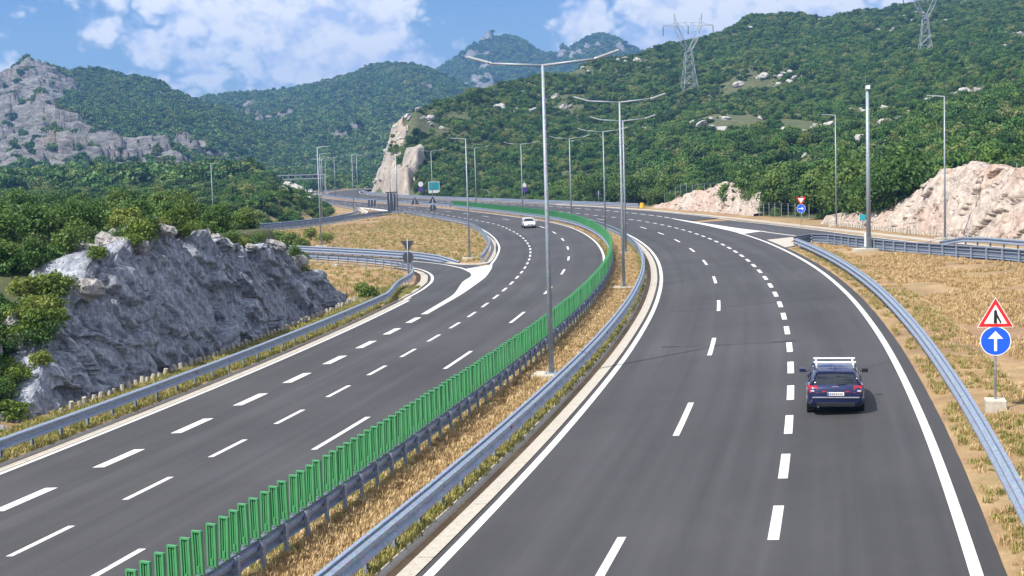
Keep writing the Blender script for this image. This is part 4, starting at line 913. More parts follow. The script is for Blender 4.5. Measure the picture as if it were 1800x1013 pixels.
# ------------------------------------------------------------------ rock faces
def rock_face(name, label, base, top_shift, heights, nu, nv, amp, mat, seed, back=3.0, lean_x=.0, tall=1.0, zf=None, kind='structure', strat=(.5, .9)):
    """base: plan points; top_shift: plan distance the top lies behind the base, to the left of the base direction; heights along the base"""
    B = np.asarray(base, float)[:, :2]; d = np.r_[0, np.cumsum(np.linalg.norm(np.diff(B, axis=0), axis=1))]; u = np.linspace(0, d[-1], nu)
    q = np.c_[np.interp(u, d, B[:, 0]), np.interp(u, d, B[:, 1])]
    for _ in range(10): q[1:-1] = .25 * q[:-2] + .5 * q[1:-1] + .25 * q[2:]
    t = np.gradient(q, axis=0); t /= np.linalg.norm(t, axis=1)[:, None]; n = np.c_[-t[:, 1], t[:, 0]]          # into the hill
    h = np.interp(u, d, heights); z0 = zroad(q[:, 0], q[:, 1]) if zf is None else zf(q[:, 0], q[:, 1])
    h = h * (1 + .17 * fbm(u / 4, u * 0, 0, 3, seed + 2)) + .25 * fbm(u / 1.6, u * 0, 0, 2, seed + 4) * np.minimum(1, h / 2)
    v = np.r_[np.linspace(0, 1, nv), 1 + np.linspace(.08, .6, 8)]
    U, V = np.meshgrid(u, v, indexing='ij'); Hh = h[:, None]; vv = np.clip(V, 0, 1); ex = np.clip(V - 1, 0, 1)
    inn = top_shift * (vv ** 1.15) * np.minimum(1, Hh / 3.5) + back * ex / .6
    Zr = -.35 + (Hh + .35) * vv - .25 * (ex / .6) ** 2 * np.minimum(1, Hh / 2) * (4 if abs(back) < 8 else 1)
    a, b = U * 1.0, Zr
    sk = a * .92 + b * strat[0]                               # leaning joints
    blk = np.floor(sk * .52 + 1.4 * fbm(a / 3, b / 3, 0, 3, seed)); pil = _hash(blk.astype(np.int64), np.floor(b * .35 + 2.1 * fbm(a / 4, b / 4, 0, 2, seed + 8)).astype(np.int64), (blk * 0).astype(np.int64), seed)
    blk2 = np.floor(sk * 2.1 + 2.0 * fbm(a / 1.5, b / 1.5, 0, 2, seed + 1)); pil2 = _hash(blk2.astype(np.int64), np.floor(b * 1.1 + 1.6 * fbm(a, b, 0, 2, seed + 6)).astype(np.int64), (blk * 0).astype(np.int64), seed + 3)
    D = amp * (1.2 * (pil - .5) + .42 * (pil2 - .5) + .14 * fbm(a / 4.5, b / 5, 0, 4, seed + 5) + .22 * ridged(sk * strat[1], b * .35, 0, 4, seed + 7) + .10 * fbm(a * 2.2, b * 2.2, 0, 2, seed + 9))
    D = D * np.minimum(1, .08 + Hh / 3)
    X = q[:, 0][:, None] + n[:, 0][:, None] * (inn - D) + t[:, 0][:, None] * lean_x * vv; Y = q[:, 1][:, None] + n[:, 1][:, None] * (inn - D) + t[:, 1][:, None] * lean_x * vv
    Z = z0[:, None] + Zr + .5 * amp * (pil2 - .5) * (V > .9) * np.minimum(1, Hh / 2) + .25 * amp * fbm(a * .8, V * 3, 0, 3, seed + 13)
    me = newmesh(name, np.stack([X, Y, Z], -1).reshape(-1, 3), grid_faces(*X.shape), False)
    bm = bmesh.new(); bm.from_mesh(me); bm.normal_update()
    nn = sum((f.normal for f in bm.faces), Vector()); c = Vector((-n[:, 0].mean(), -n[:, 1].mean(), .3))
    if nn.dot(c) < 0: bmesh.ops.reverse_faces(bm, faces=bm.faces[:])
    bm.to_mesh(me); bm.free()
    o = link(name, me, MAT[mat]); tag(o, label, kind=kind)
    return o, q, n, h, z0
cb = [tuple(at(s, -29.6)[:2]) for s in range(88, 140, 3)]
dd = np.r_[0, np.cumsum(np.linalg.norm(np.diff(np.array(cb), axis=0), axis=1))]
ch = [tab(s, [(88, .05), (90, .5), (92, 2.0), (94, 3.2), (98, 4.8), (102, 6.2), (108, 6.8), (114, 6.3), (120, 5.6), (126, 4.9), (131, 4.2), (135, 2.2), (138, .3)]) for s in range(88, 140, 3)]
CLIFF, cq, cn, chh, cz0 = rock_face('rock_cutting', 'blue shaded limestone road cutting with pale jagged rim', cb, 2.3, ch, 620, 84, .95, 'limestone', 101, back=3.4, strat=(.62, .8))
pb = [(36.9, 170), (37.3, 158), (37.7, 150), (38.1, 143), (38.6, 136), (40, 125.3), (41.8, 115.4), (44.4, 104), (48.4, 92), (54.5, 78), (62, 64)]
PINK, pq, pn, ph, pz0 = rock_face('pink_rock_face', 'sunlit pinkish rock face above the entry slip road', pb[::-1], -3.4, [6.7, 6.7, 6.7, 6.6, 6.4, 6.1, 5.6, 4.4, 2.1, 1.4, .9], 420, 60, .62, 'pink_rock', 131, back=-3.2, strat=(.4, .7))
sb = [(26.6, 268), (28.4, 261), (30.6, 252), (32.6, 240), (34.2, 229), (35.0, 220), (35.4, 213), (35.6, 208.5)]
SMALL, sq, sn, sh_, sz0 = rock_face('pink_rock_face', 'small pale pink rock outcrop cut beside the far entry lane', sb[::-1], -2.6, [.4, 3.0, 4.6, 4.9, 4.4, 2.8, 1.3, .3], 220, 40, .6, 'pink_rock', 141, back=-3.0, strat=(.5, .8))
def stepped_cut():
    xs = np.arange(-62, 10, .6); ys = np.arange(414, 590, .9); X, Y = np.meshgrid(xs, ys); S, O = so(X, Y); S = S.reshape(X.shape); O = O.reshape(X.shape)
    n1 = fbm(X / 7, Y / 7, 0, 4, 151); n2 = ridged(X / 3.5, Y / 3.5, 0, 3, 153); Oj = O + .6 * n1 + .3 * n2
    prof = 9.4 * sstep((Oj - 8.0) / 3.8) ** .9 + 6.4 * sstep((Oj - 14.6) / 4.0) + 2.5 * sstep((Oj - 20) / 6)
    fade = sstep((S - 468 - 2.3 * (O - 8)) / 12) * (1 - sstep((S - 552) / 14)); zb = zroad(X.ravel(), Y.ravel()).reshape(X.shape)
    Z = zb - .6 + prof * fade + (.35 * n1 + .2 * n2) * sstep(prof / 2) - 5.0 * sstep((O - 22) / 5)
    gz, _, _, ga = height(X, Y); fl = (O > 12) & (ga < 724 + 14 * n1); Z = np.where(fl, np.maximum(Z, gz + .5 + .8 * n1 + .5 * np.round(n2 * 2)), Z)
    keep = (O > 6.6) & (S > 462) & ((O < 22) | fl) & (O < 60)
    F = grid_faces(*X.shape); F = F[keep.ravel()[F].all(1)]
    me = newmesh('stepped_rock_cut', np.stack([X, Y, Z], -1).reshape(-1, 3), F.copy(), True)
    bm = bmesh.new(); bm.from_mesh(me); bmesh.ops.delete(bm, geom=[v for v in bm.verts if not v.link_faces], context='VERTS'); bm.to_mesh(me); bm.free()
    tag(link('stepped_rock_cut', me, MAT['far_rock']), 'smooth grey stepped rock cut with two benches on the far bend', kind='structure')
stepped_cut()
# concrete weights holding the rock netting at the foot of the faces
def weight_mesh(): m = MB(); m.bar((0, 0, -.1), (0, 0, .42), .14, .11, 7); return m.mesh('netting_weight')
WM = weight_mesh()
def weights(face, q, n, z0, t0, t1, step, side):
    d = np.r_[0, np.cumsum(np.linalg.norm(np.diff(q, axis=0), axis=1))]; s = t0
    while s < min(t1, d[-1] - .5):
        i = int(np.searchsorted(d, s)); p = q[i] - n[i] * side
        link('netting_weight', WM, MAT['concrete'], face, (p[0], p[1], z0[i] + .05), (R_(random.uniform(-12, 12)), R_(random.uniform(-12, 12)), random.uniform(0, 6)), random.uniform(.5, .95)); s += step * random.uniform(.8, 1.25)
weights(CLIFF, cq, cn, cz0, 2, 60, .62, .75); weights(PINK, pq, pn, pz0, 18, 105, .75, -.75)

# ------------------------------------------------------------------ boulders
def boulder_mesh(seed, sub=3):
    bm = bmesh.new(); bmesh.ops.create_icosphere(bm, subdivisions=sub, radius=1.0)
    P = np.array([v.co[:] for v in bm.verts]); D = 1 + .45 * fbm(P[:, 0] * 1.1, P[:, 1] * 1.1, P[:, 2] * 1.1, 3, seed) + .22 * ridged(P[:, 0] * 2.2, P[:, 1] * 2.2, P[:, 2] * 2.2, 3, seed + 3)
    Q = P * D[:, None]; Q = Q * np.array([1.1, .8, .6]); Q += .45 * (np.round(Q * 2.2) / 2.2 - Q) + .10 * np.stack([vnoise(Q[:, 0] * 3, Q[:, 1] * 3, Q[:, 2] * 3, seed + k) for k in (5, 6, 7)], -1)
    for v, c in zip(bm.verts, Q): v.co = c
    me = bpy.data.meshes.new('boulder'); bm.to_mesh(me); bm.free(); me.materials.append(MAT['boulder_rock']); return me
BOULD = [boulder_mesh(200 + i) for i in range(5)]
def boulder(x, y, sc, label, group, z=None, sink=.2):
    zz = float(height(x, y)[0]) if z is None else z
    o = link('boulder', random.choice(BOULD), None, None, (x, y, zz - sink * sc), (R_(random.uniform(-25, 25)), R_(random.uniform(-25, 25)), random.uniform(0, 6.3)), (sc * random.uniform(.8, 1.3), sc * random.uniform(.8, 1.2), sc * random.uniform(.8, 1.3)))
    tag(o, label, 'boulder', group)
def rim(frac, inn):
    i = int(np.clip(frac, 0, 1) * (len(cq) - 1)); p = cq[i] + cn[i] * inn; return p[0], p[1], cz0[i] + chh[i]
for k_ in range(30):
    f_ = random.uniform(.08, .93); x, y, z = rim(f_, random.uniform(2.0, 4.2)); boulder(x, y, random.uniform(.35, .95), 'weathered white boulder on the rim of the shaded cutting', 'boulders on the cutting rim', z + random.uniform(-.1, .25))
for i in range(80):
    s = random.uniform(72, 92); o_ = random.uniform(-36.5, -28.9); p = at(s, o_); boulder(p[0], p[1], random.uniform(.14, .6), 'loose pale rubble stone on the slope at the near end of the cutting', 'rubble at the cutting end')
for (x, y, sc) in [(-77, 452, 5.0), (-81, 458, 4.2), (-72, 447, 3.2), (-104, 410, 3.4), (-110, 414, 3.8), (-98, 408, 2.4), (-118, 418, 3.0), (-48, 272, 1.6), (-52, 290, 2.0), (-50, 301, 1.8), (-55, 315, 2.2), (-58, 280, 1.5), (-46, 318, 1.8), (-49, 331, 2.0), (-62, 322, 1.8), (-54, 345, 2.2), (-47, 345, 1.8), (-66, 300, 1.6), (-57, 262, 1.2), (-51, 258, 1.1), (-60, 340, 1.6)]:
    boulder(x, y, sc, 'grey white limestone outcrop among the bushes of the rear knoll', 'outcrops on the rear knoll')
for (pa, y, sc) in [(480, 300, 1.7), (505, 312, 2.0), (530, 330, 2.2), (545, 300, 1.4), (490, 335, 2.3), (522, 286, 1.5), (470, 268, 1.2), (500, 275, 1.4), (550, 352, 2.2), (512, 350, 2.2), (538, 318, 1.7), (450, 300, 1.6)]:
    boulder((pa - 900) / 2500 * y, y, sc, 'white limestone outcrop on the bushy slope above the far slip road', 'outcrops above the far slip road', None, -.2)
for (x, y, sc) in [(-17.5, 143, .5), (-14.2, 139.5, .35), (-9.8, 105, .7), (-10.6, 101.8, .8), (-12.2, 110, .3), (-6.5, 150, .3), (-8.4, 155, .25)]:
    boulder(x, y, sc, 'pale stone lying in the dry grass by the slip road', 'stones in the dry grass')

# ------------------------------------------------------------------ vegetation
def crown_mesh(name, seed, W, H, ncl, per, leaf_, mat, z0=.25, crad=.30):
    r = np.random.default_rng(seed); V = []; T = []
    d = r.normal(size=(ncl, 3)); d /= np.linalg.norm(d, axis=1)[:, None]; rad = r.uniform(.35, .82, ncl)[:, None]
    C = d * rad * np.array([W / 2, W / 2, H / 2]) * r.uniform(.75, 1.2, (ncl, 1)) + np.array([0, 0, z0 + H / 2])
    C[:, 2] = np.maximum(C[:, 2], z0 + .12 * H)
    for c in C:
        n = int(per * r.uniform(.7, 1.3)); e = r.normal(size=(n, 3)); e /= np.linalg.norm(e, axis=1)[:, None]; e[:, 2] = np.where(e[:, 2] < -.5, -e[:, 2], e[:, 2])
        rr = crad * W * r.uniform(.65, 1.25) * (r.uniform(0, 1, (n, 1)) ** .45)
        p = c + e * rr * np.array([1, 1, .78]); nrm = e + r.normal(scale=.75, size=(n, 3)); nrm /= np.linalg.norm(nrm, axis=1)[:, None]
        u = np.cross(nrm, r.normal(size=(n, 3))); u /= np.linalg.norm(u, axis=1)[:, None]; w = np.cross(nrm, u); s = leaf_ * r.uniform(.55, 1.45, (n, 1))
        V.append(np.stack([p - u * s, p - w * s * .55 + nrm * s * .12, p + u * s, p + w * s * .55 + nrm * s * .12], 1)); T.append(np.repeat(np.clip(r.uniform(0, 1) * .7 + r.uniform(0, .5, n), 0, 1), 4))
    V = np.concatenate(V).reshape(-1, 3); F = np.arange(len(V)).reshape(-1, 4); me = newmesh(name, V, F, False); set_attr(me, 'tint', np.concatenate(T)); me.materials.append(MAT[mat]); return me
def trunk_mesh(seed, H, W):
    r = random.Random(seed); m = MB(); p = Vector((0, 0, -.4)); rad = .05 * H ** .9 * .5
    top = Vector((r.uniform(-.2, .2), r.uniform(-.2, .2), H * .55)); m.bar(p, top, rad * 1.5, rad * .8, 7)
    for i in range(6):
        a = r.uniform(0, 6.28); b = top * r.uniform(.45, 1.0); q = b + Vector((math.cos(a) * W * .34, math.sin(a) * W * .34, H * r.uniform(.12, .36))); m.bar(b, q, rad * .6, rad * .2, 5)
    return m.mesh('trunk', True)
TREES = []
for i in range(4): TREES.append((crown_mesh('crown', 300 + i, 3.4, 2.9, 26, 120, .13, 'leaf_oak', .5), trunk_mesh(i, 3.0, 3.4)))
SHRUBS = []
for i in range(3): SHRUBS.append((crown_mesh('crown', 330 + i, 2.2, 1.5, 18, 90, .10, 'leaf_light', .05), trunk_mesh(40 + i, 1.2, 2.0)))
def plant(name, x, y, sc, src, label, cat, group, z=None):
    zz = float(height(x, y)[0]) if z is None else z
    e = empty(name, (x, y, zz), random.uniform(0, 6.28)); e.scale = (sc * random.uniform(.85, 1.2), sc * random.uniform(.85, 1.2), sc * random.uniform(.8, 1.2)); tag(e, label, cat, group)
    cr, tr = random.choice(src); link('trunk', tr, MAT['bark'], e); link('crown', cr, None, e)
TREES_S = [(crown_mesh('crown', 350 + i, 2.4, 1.9, 18, 90, .10, 'leaf_oak', .05), trunk_mesh(60 + i, 1.4, 2.2)) for i in range(3)]
# trees on the front knoll
cnt = 0; placed = []
tries = 0
while cnt < 260 and tries < 9000:
    tries += 1
    y = random.uniform(40, 215); x = random.uniform(-.42 * y - 8, -12)
    S, O = so([x], [y]); S, O = S[0], O[0]
    z, fo, _, _ = height(np.array([x]), np.array([y]))
    if O > (-34.6 if S > 90 else -32.5) or fo[0] < .45: continue
    mind = 1.35 + y * .007
    if any((x - a) ** 2 + (y - b) ** 2 < mind ** 2 for a, b in placed): continue
    if fbm(x / 9, y / 9, 0, 2, 77) > .34 and y < 120: continue
    placed.append((x, y)); cnt += 1
    small = O > -37.5
    plant('oak_tree', x, y, random.uniform(.45, .62) if small else random.uniform(.52, .85), TREES, *(('low dark oak bush close behind the pale rim of the cutting', 'tree', 'oak bushes behind the rim') if small else ('oak bush above the stony slope at the near end of the cutting', 'tree', 'oak bushes above the stony slope') if y < 78 else ('oak bush at the back of the front knoll towards the far slip road', 'tree', 'oak bushes at the knoll back') if y > 135 else ('full bushy oak in the thicket on top of the front knoll', 'tree', 'oak thicket on the front knoll')), float(z[0]))
for i in range(104):
    f_ = random.uniform(.02, .95) if i > 16 else random.uniform(.0, .16)
    if i < 66: x, y, z = rim(f_, random.uniform(1.9, 4.6) if i > 16 else random.uniform(.6, 3.6)); z -= .25
    else: p = at(random.uniform(72, 94), random.uniform(-42, -30.5)); x, y, z = p[0], p[1], None
    yl = random.random() < .6; kd = 'yellow green shrub' if yl else 'small dark green bush'; wh = 'growing along the rim of the cutting' if i < 66 else 'on the stony slope at the near end of the cutting'
    plant('yellow_green_shrub' if yl else 'dark_green_bush', x, y, random.uniform(.35, .8), SHRUBS if yl else TREES_S, kd + ' ' + wh, 'shrub', kd + 's ' + ('on the cutting rim' if i < 66 else 'on the stony slope'), z)
for (x, y, sc) in [(-10.6, 104, .8), (-11.4, 107, .55), (-25.5, 173, 1.2), (-28, 180, 1.3), (-24, 185, .9), (-31, 187, 1.4), (-27, 192, 1.0)]:
    plant('green_shrub', x, y, sc, SHRUBS, 'small green shrub in the dry grass by the near slip road', 'shrub', 'shrubs by the near slip road')
for i in range(60):
    a = random.uniform(1318, 1600) if i < 42 else random.uniform(1030, 1190); rt = tab(a, HILL_RT); r = rt + random.uniform(1.5, 16); th = math.atan2(a - 900, 2500)
    plant('broadleaf_tree', r * math.sin(th), r * math.cos(th), random.uniform(1.2, 2.0) if i < 42 else random.uniform(1.2, 1.7), TREES, *(('leafy tree above the big pink rock face', 'tree', 'trees above the pink rock') if a > 1500 else ('leafy green tree behind the wire fence near the give-way sign', 'tree', 'trees behind the wire fence') if i < 42 else ('leafy tree behind the far guardrail with the yellow end', 'tree', 'trees behind the far guardrail')))

# masses of scrub: instanced
def hidden_collection(name, meshes):
    c = bpy.data.collections.new(name)
    for i, me in enumerate(meshes): o = bpy.data.objects.new(me.name, me); c.objects.link(o)
    return c
def scatter(name, label, P, sc, coll, tilt=.15, squash=(.8, 1.25)):
    me = bpy.data.meshes.new(name); me.vertices.add(len(P)); me.vertices.foreach_set('co', np.asarray(P, np.float32).ravel()); set_attr(me, 'sc', sc)
    o = link(name, me); tag(o, label, kind='stuff')
    ng = bpy.data.node_groups.new(name, 'GeometryNodeTree'); ng.interface.new_socket('Geometry', in_out='INPUT', socket_type='NodeSocketGeometry'); ng.interface.new_socket('Geometry', in_out='OUTPUT', socket_type='NodeSocketGeometry')
    N = ng.nodes; L = ng.links; gi = N.new('NodeGroupInput'); go = N.new('NodeGroupOutput')
    ci = N.new('GeometryNodeCollectionInfo'); ci.inputs['Collection'].default_value = coll; ci.inputs['Separate Children'].default_value = True; ci.inputs['Reset Children'].default_value = True
    ip = N.new('GeometryNodeInstanceOnPoints'); ip.inputs['Pick Instance'].default_value = True
    rr = N.new('FunctionNodeRandomValue'); rr.data_type = 'FLOAT_VECTOR'; rr.inputs[0].default_value = (-tilt, -tilt, 0); rr.inputs[1].default_value = (tilt, tilt, 6.283)
    rs = N.new('FunctionNodeRandomValue'); rs.data_type = 'FLOAT_VECTOR'; rs.inputs[0].default_value = (squash[0],) * 3; rs.inputs[1].default_value = (squash[1],) * 3; rs.inputs['Seed'].default_value = 3
    na = N.new('GeometryNodeInputNamedAttribute'); na.data_type = 'FLOAT'; na.inputs[0].default_value = 'sc'
    vm = N.new('ShaderNodeVectorMath'); vm.operation = 'SCALE'; L.new(rs.outputs[0], vm.inputs[0]); L.new(na.outputs[0], vm.inputs['Scale'])
    L.new(gi.outputs[0], ip.inputs['Points']); L.new(ci.outputs[0], ip.inputs['Instance']); L.new(rr.outputs[0], ip.inputs['Rotation']); L.new(vm.outputs[0], ip.inputs['Scale']); L.new(ip.outputs[0], go.inputs[0])
    md = o.modifiers.new('scatter', 'NODES'); md.node_group = ng; return o
MIDB = hidden_collection('mid_bushes', [crown_mesh('bush', 400 + i, 4.4, 3.4, 17, 95, .20, ['leaf_far', 'leaf_dark', 'leaf_far', 'leaf_pale', 'leaf_far', 'leaf_dark'][i], -.5, .24) for i in range(6)])
FARB = hidden_collection('far_bushes', [crown_mesh('bush', 420 + i, 6.5, 5.0, 11, 50, .55, ['leaf_far', 'leaf_dark', 'leaf_far', 'leaf_pale', 'leaf_far'][i], -1.0, .26) for i in range(5)])
ROCKS = hidden_collection('outcrop_rocks', [boulder_mesh(220 + i, 2) for i in range(4)])
# right hillside
def hill_mask(x, y): return fbm(x / 34, y / 34, 0, 4, 91) + .25 * fbm(x / 9, y / 9, 0, 2, 92)
n = 92000; a = rng.uniform(636, 2050, n); th = np.arctan2(a - 900, 2500); r = np.sqrt(rng.uniform(110 ** 2, 1040 ** 2, n)); X, Y = r * np.sin(th), r * np.cos(th)
rt, rc = tab(a, HILL_RT), tab(a, HILL_RC); mk = hill_mask(X, Y); S, O = so(X, Y)
edge_clear = np.where((a > 1490), 4.5, 1.0)
ok = (r > rt + edge_clear) & (r < rc * 1.06) & (mk < .47) & ~((S > 468 + 2 * (O - 8)) & (O < 14.8)) & (O > 9.5)
X, Y, mk, r, rt = X[ok], Y[ok], mk[ok], r[ok], rt[ok]; Z = height(X, Y)[0]
scale = (.26 + .86 * rng.uniform(0, 1, len(X)) ** 1.8) * (1 + .35 * fbm(X / 25, Y / 25, 0, 3, 98)) * (1 - .45 * sstep((mk - .12) / .24)) * (.62 + .38 * sstep((r - rt) / 30))
scatter('hillside_scrub', 'dense green scrub and small oaks covering the right hillside', np.c_[X, Y, Z - .2], scale, MIDB)
n = 14000; a = rng.uniform(650, 2000, n); th = np.arctan2(a - 900, 2500); r = np.sqrt(rng.uniform(180 ** 2, 960 ** 2, n)); X, Y = r * np.sin(th), r * np.cos(th)
oc = fbm(X / 15, Y / 15, 0, 3, 93) + .5 * hill_mask(X, Y) + .25 * sstep((820 - a) / 150); ok = (r > tab(a, HILL_RT) + 22) & (oc > .47) & (r < tab(a, HILL_RC)); X, Y = X[ok], Y[ok]
scatter('hillside_outcrops', 'pale limestone outcrops showing through the hillside scrub', np.c_[X, Y, height(X, Y)[0] + .5], rng.uniform(.5, 1.0, len(X)) * rng.uniform(.6, 2.0, len(X)), ROCKS, .5)
# rear knoll
n = 9000; X = rng.uniform(-230, -30, n); Y = rng.uniform(200, 560, n); zz, fo, t_, a_ = height(X, Y); S, O = so(X, Y); mk = fbm(X / 16, Y / 16, 0, 3, 95)
ok = (fo > .1) & (O < -28.5) & (mk < .30) & (a_ < 640) & (rng.uniform(0, 1, n) < .8); X, Y, zz = X[ok], Y[ok], zz[ok]
scatter('knoll_scrub', 'low green scrub over the rear knoll left of the far slip road', np.c_[X, Y, zz - .3], rng.uniform(.35, .85, len(X)), MIDB)
n = 9000; Y = rng.uniform(50, 260, n); X = -.46 * Y + rng.uniform(-30, 34, n); zz, fo, t_, a_ = height(X, Y); S, O = so(X, Y)
ok = (fo > .6) & (O < -35.5); scatter('knoll_undergrowth', 'undergrowth between the trees of the front knoll', np.c_[X, Y, zz - .4][ok], rng.uniform(.14, .5, ok.sum()), MIDB)
n = 1500; S_ = rng.uniform(82, 96, n); O_ = -30.2 - 14 * rng.uniform(0, 1, n) ** 1.5; P = at(S_, O_); zz = height(P[:, 0], P[:, 1])[0]; mk = fbm(P[:, 0] / 2.5, P[:, 1] / 2.5, 0, 3, 96); ok = (mk > -.05) & (O_ < -31.5)
scatter('slope_undergrowth', 'low scrub over the slope at the near end of the cutting', np.c_[P[:, 0], P[:, 1], zz - .1][ok], rng.uniform(.10, .30, ok.sum()), MIDB)
ok = mk < .05; scatter('slope_stones', 'stones scattered on the slope at the near end of the cutting', np.c_[P[:, 0], P[:, 1], zz][ok], rng.uniform(.06, .34, ok.sum()), ROCKS, .6)
n = 1700; S_ = rng.uniform(250, 470, n); o_ = np.interp(S_, [250, 270, 291, 311, 325, 350, 380, 414, 450], [66, 59, 55, 46, 42, 37, 32.5, 28.5, 27]) + .6 + 17 * rng.uniform(0, 1, n) ** 1.4; P = at(S_, -o_); zz = height(P[:, 0], P[:, 1])[0]; ok = fbm(P[:, 0] / 8, P[:, 1] / 8, 0, 3, 97) < .22
scatter('ramp_side_scrub', 'scrub along the edge of the rear knoll above the far slip road', np.c_[P[:, 0], P[:, 1], zz - .25][ok], rng.uniform(.2, .62, ok.sum()), MIDB)
# valley and far forests
n = 16000; a = rng.uniform(-300, 760, n); th = np.arctan2(a - 900, 2500); r = np.sqrt(rng.uniform(420 ** 2, 1000 ** 2, n)); X, Y = r * np.sin(th), r * np.cos(th); S, O = so(X, Y)
ok = ((O < -31) | (O > 30) | (S > 770)) & ~((a > 600) & (r < 760)); X, Y = X[ok], Y[ok]
scatter('valley_scrub', 'green scrub on the valley floor before the mountain', np.c_[X, Y, height(X, Y)[0] - .5], rng.uniform(.7, 1.2, len(X)), FARB)
def forest(name, label, M, n, lo, hi, keep=.0):
    X, Y, Z, rk, vv, V = M; i = rng.integers(0, X.shape[0] - 8, n); j = rng.integers(0, X.shape[1] - 1, n); f, g = rng.uniform(0, 1, n), rng.uniform(0, 1, n)
    def q(A): return (A[i, j] * (1 - f) + A[i + 1, j] * f) * (1 - g) + (A[i, j + 1] * (1 - f) + A[i + 1, j + 1] * f) * g
    x, y, z, k = q(X), q(Y), q(Z), q(rk); ok = k < rng.uniform(.05, 1.04, n); scatter(name, label, np.c_[x, y, z - .6][ok], rng.uniform(lo, hi, ok.sum()), FARB)
forest('mountain_scrub', 'scrub clinging to the flank of the grey cliffed mountain', M1, 42000, .6, 1.15)
forest('ridge_forest', 'forest covering the blue green ridge', M2, 50000, .9, 1.6)
forest('peak_forest', 'forest on the distant twin peaks', M3, 34000, 1.3, 2.2)

# ------------------------------------------------------------------ grass
def tuft_mesh(seed, h, nb, spread, mat):
    r = random.Random(seed); V = []; F = []
    for i in range(nb):
        a = r.uniform(0, 6.28); d = r.uniform(0, spread); x, y = d * math.cos(a), d * math.sin(a); hh = h * r.uniform(.5, 1.2); b = r.uniform(0, 6.28); lx, ly = math.cos(b) * hh * .45, math.sin(b) * hh * .45; w = .012 + .01 * r.random(); c, s = math.cos(b + 1.57) * w, math.sin(b + 1.57) * w
        k = len(V); V += [(x - c, y - s, -.03), (x + c, y + s, -.03), (x + lx * .4 + c * .7, y + ly * .4 + s * .7, hh * .6), (x + lx * .4 - c * .7, y + ly * .4 - s * .7, hh * .6), (x + lx, y + ly, hh)]; F += [(k, k + 1, k + 2, k + 3), (k + 3, k + 2, k + 4)]
    me = newmesh('tuft', V, F); set_attr(me, 'tint', [r.random() for _ in V]); me.materials.append(MAT[mat]); return me
DRY = hidden_collection('dry_tufts', [tuft_mesh(500 + i, .19, 30, .17, 'grass_dry') for i in range(4)])
GRN = hidden_collection('green_tufts', [tuft_mesh(520 + i, .15, 26, .18, 'grass_green') for i in range(4)])
MIXG = hidden_collection('mixed_tufts', [tuft_mesh(540 + i, .2, 28, .2, 'grass_dry' if i % 2 else 'grass_green') for i in range(4)])
def strip_pts(n, s0, s1, o0, o1, dz=.03):
    s = s0 + (s1 - s0) * rng.uniform(0, 1, n) ** 1.35; o = rng.uniform(o0, o1, n); return at(s, o, dz)
P = strip_pts(15000, 56, 240, -11.3, -8.85); scatter('median_grass', 'dry straw grass along the median', P, rng.uniform(.4, 1.1, len(P)), DRY)
P = np.concatenate([strip_pts(2600, 56, 200, -8.85, -8.35), strip_pts(2600, 56, 200, -11.45, -10.9)]); scatter('median_edge_grass', 'greener grass under the median guardrails', P, rng.uniform(.6, 1.2, len(P)), GRN)
P = strip_pts(6500, 66, 150, -29.2, -26.1); scatter('left_verge_grass', 'green and yellow grass under the left guardrail', P, rng.uniform(.6, 1.3, len(P)), GRN)
P = strip_pts(6500, 56, 165, 4.75, 7.4); scatter('right_verge_grass', 'sparse grass on the sandy right shoulder', P[fbm(P[:, 0] / 1.5, P[:, 1] / 1.5, 0, 2, 8) > -.15], rng.uniform(.35, .9, len(P))[fbm(P[:, 0] / 1.5, P[:, 1] / 1.5, 0, 2, 8) > -.15], MIXG)
n = 52000; X = rng.uniform(9, 40, n); Y = rng.uniform(30, 135, n); S, O = so(X, Y); g8 = np.interp(Y, [42, 67, 82, 94.5, 104, 113, 121, 131], [50, 42, 37.4, 34.1, 32, 30.3, 29.3, 28.4]); ok = (O > 5.9) & (X < g8 - .4) & (fbm(X / 3, Y / 3, 0, 3, 9) > -.28)
ok &= fbm(X / 6, Y / 6, 0, 3, 10) > -.22
scatter('bank_grass', 'dry grass on the bank between roadway and entry slip road', np.c_[X, Y, height(X, Y)[0]][ok], rng.uniform(.35, 1.15, ok.sum()), DRY)
n = 26000; X = rng.uniform(-60, 0, n); Y = rng.uniform(100, 300, n); S, O = so(X, Y); zz, fo, _, _ = height(X, Y)
in_r = np.zeros(n, bool)
for A_, B_ in ((RL_near, RL_far), (RU_r, RU_l)):
    for (p0, p1), (q0, q1) in zip(zip(A_[:-1], A_[1:]), zip(B_[:-1], B_[1:])):
        c = np.array([p0, p1, q1, q0]).mean(0); rad = max(np.linalg.norm(np.array(p0) - c), np.linalg.norm(np.array(q1) - c)) * .88; in_r |= (X - c[0]) ** 2 + (Y - c[1]) ** 2 < rad ** 2
ok = (O < tab(S, LEFT_EDGE) - 1.4) & ~in_r & (fo < .3) & (O > -75); ok &= ~((S < 180) & (O > -28))
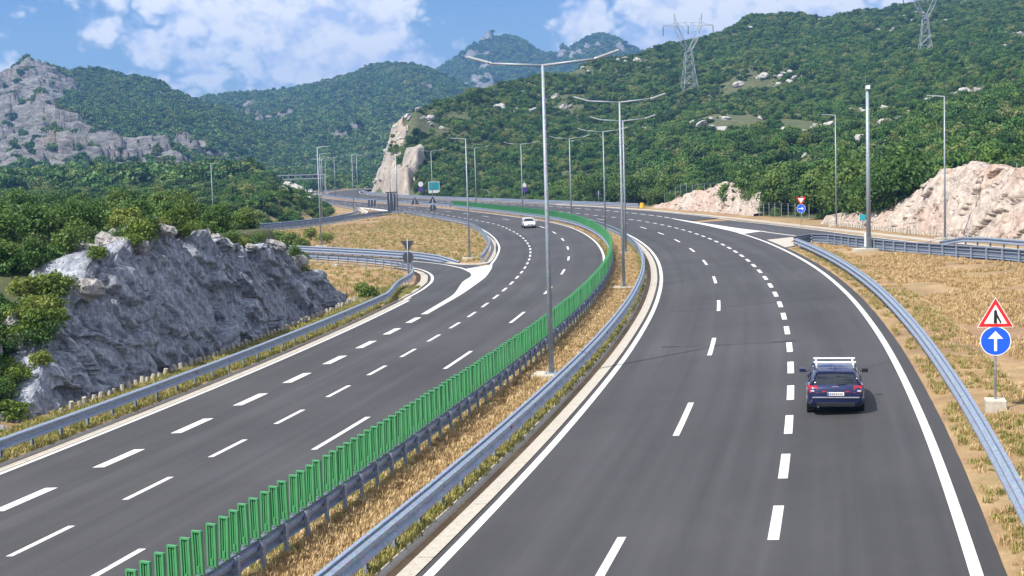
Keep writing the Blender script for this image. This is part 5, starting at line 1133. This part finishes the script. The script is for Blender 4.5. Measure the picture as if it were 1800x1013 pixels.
scatter('mound_grass', 'dry grass covering the mound between the slip roads', np.c_[X, Y, zz][ok], rng.uniform(.5, 1.5, ok.sum()), MIXG)

# ------------------------------------------------------------------ wire fences on the right
def fence(label, pts, hpost=2.1, zf=None):
    P = np.asarray(pts, float); zz = height(P[:, 0], P[:, 1])[0] if zf is None else zf; org = np.array([P[0, 0], P[0, 1], zz[0]]); g = empty('wire_fence', tuple(org)); tag(g, label, 'fence')
    m = MB(); m.bar((0, 0, -.3), (0, 0, hpost), .045, None, 6); me = m.mesh('post')
    for i, p in enumerate(P): link('post', me, MAT['galvanised_pole'], g, (p[0] - org[0], p[1] - org[1], zz[i] - org[2]))
    for h in (.3, .8, 1.3, 1.8, 2.05):
        w = MB()
        for i in range(len(P) - 1): w.bar((P[i][0] - org[0], P[i][1] - org[1], zz[i] - org[2] + h), (P[i + 1][0] - org[0], P[i + 1][1] - org[1], zz[i + 1] - org[2] + h), .008, None, 3, False)
        w.build('wire', MAT['galvanised_pole'], g)
fp = resample([(36.6, 224), (36.4, 212), (36.6, 204), (37.0, 198), (37.8, 190), (38.6, 180)], 3.2); fence('wire mesh fence with pale posts beside the give-way sign', fp)
fp = resample([(29.6, 271), (32.6, 258), (36.2, 243), (38.4, 231), (38.8, 222)], 3.0); fence('wire fence running over the small pink rock outcrop', fp)
fp = resample([(43.0, 140), (45.0, 130), (47.2, 120), (50.6, 108)], 4.2); fence('wire fence on top of the big pink rock face', fp, 2.3)

# ------------------------------------------------------------------ haze
hz = MB(); hz.box((0, 2600, 165), (8600, 5600, 430)); hv = hz.build('haze', None)
hm = bpy.data.materials.new('haze'); hm.use_nodes = True; nt = hm.node_tree
for nn in list(nt.nodes):
    if nn.type == 'BSDF_PRINCIPLED': nt.nodes.remove(nn)
pv = nt.nodes.new('ShaderNodeVolumePrincipled'); pv.inputs['Color'].default_value = (.22, .48, .96, 1); pv.inputs['Density'].default_value = .00023; pv.inputs['Anisotropy'].default_value = .2
nt.links.new(pv.outputs[0], nt.nodes['Material Output'].inputs['Volume']); hv.data.materials.append(hm); tag(hv, 'thin blue summer haze over the valley', kind='stuff')
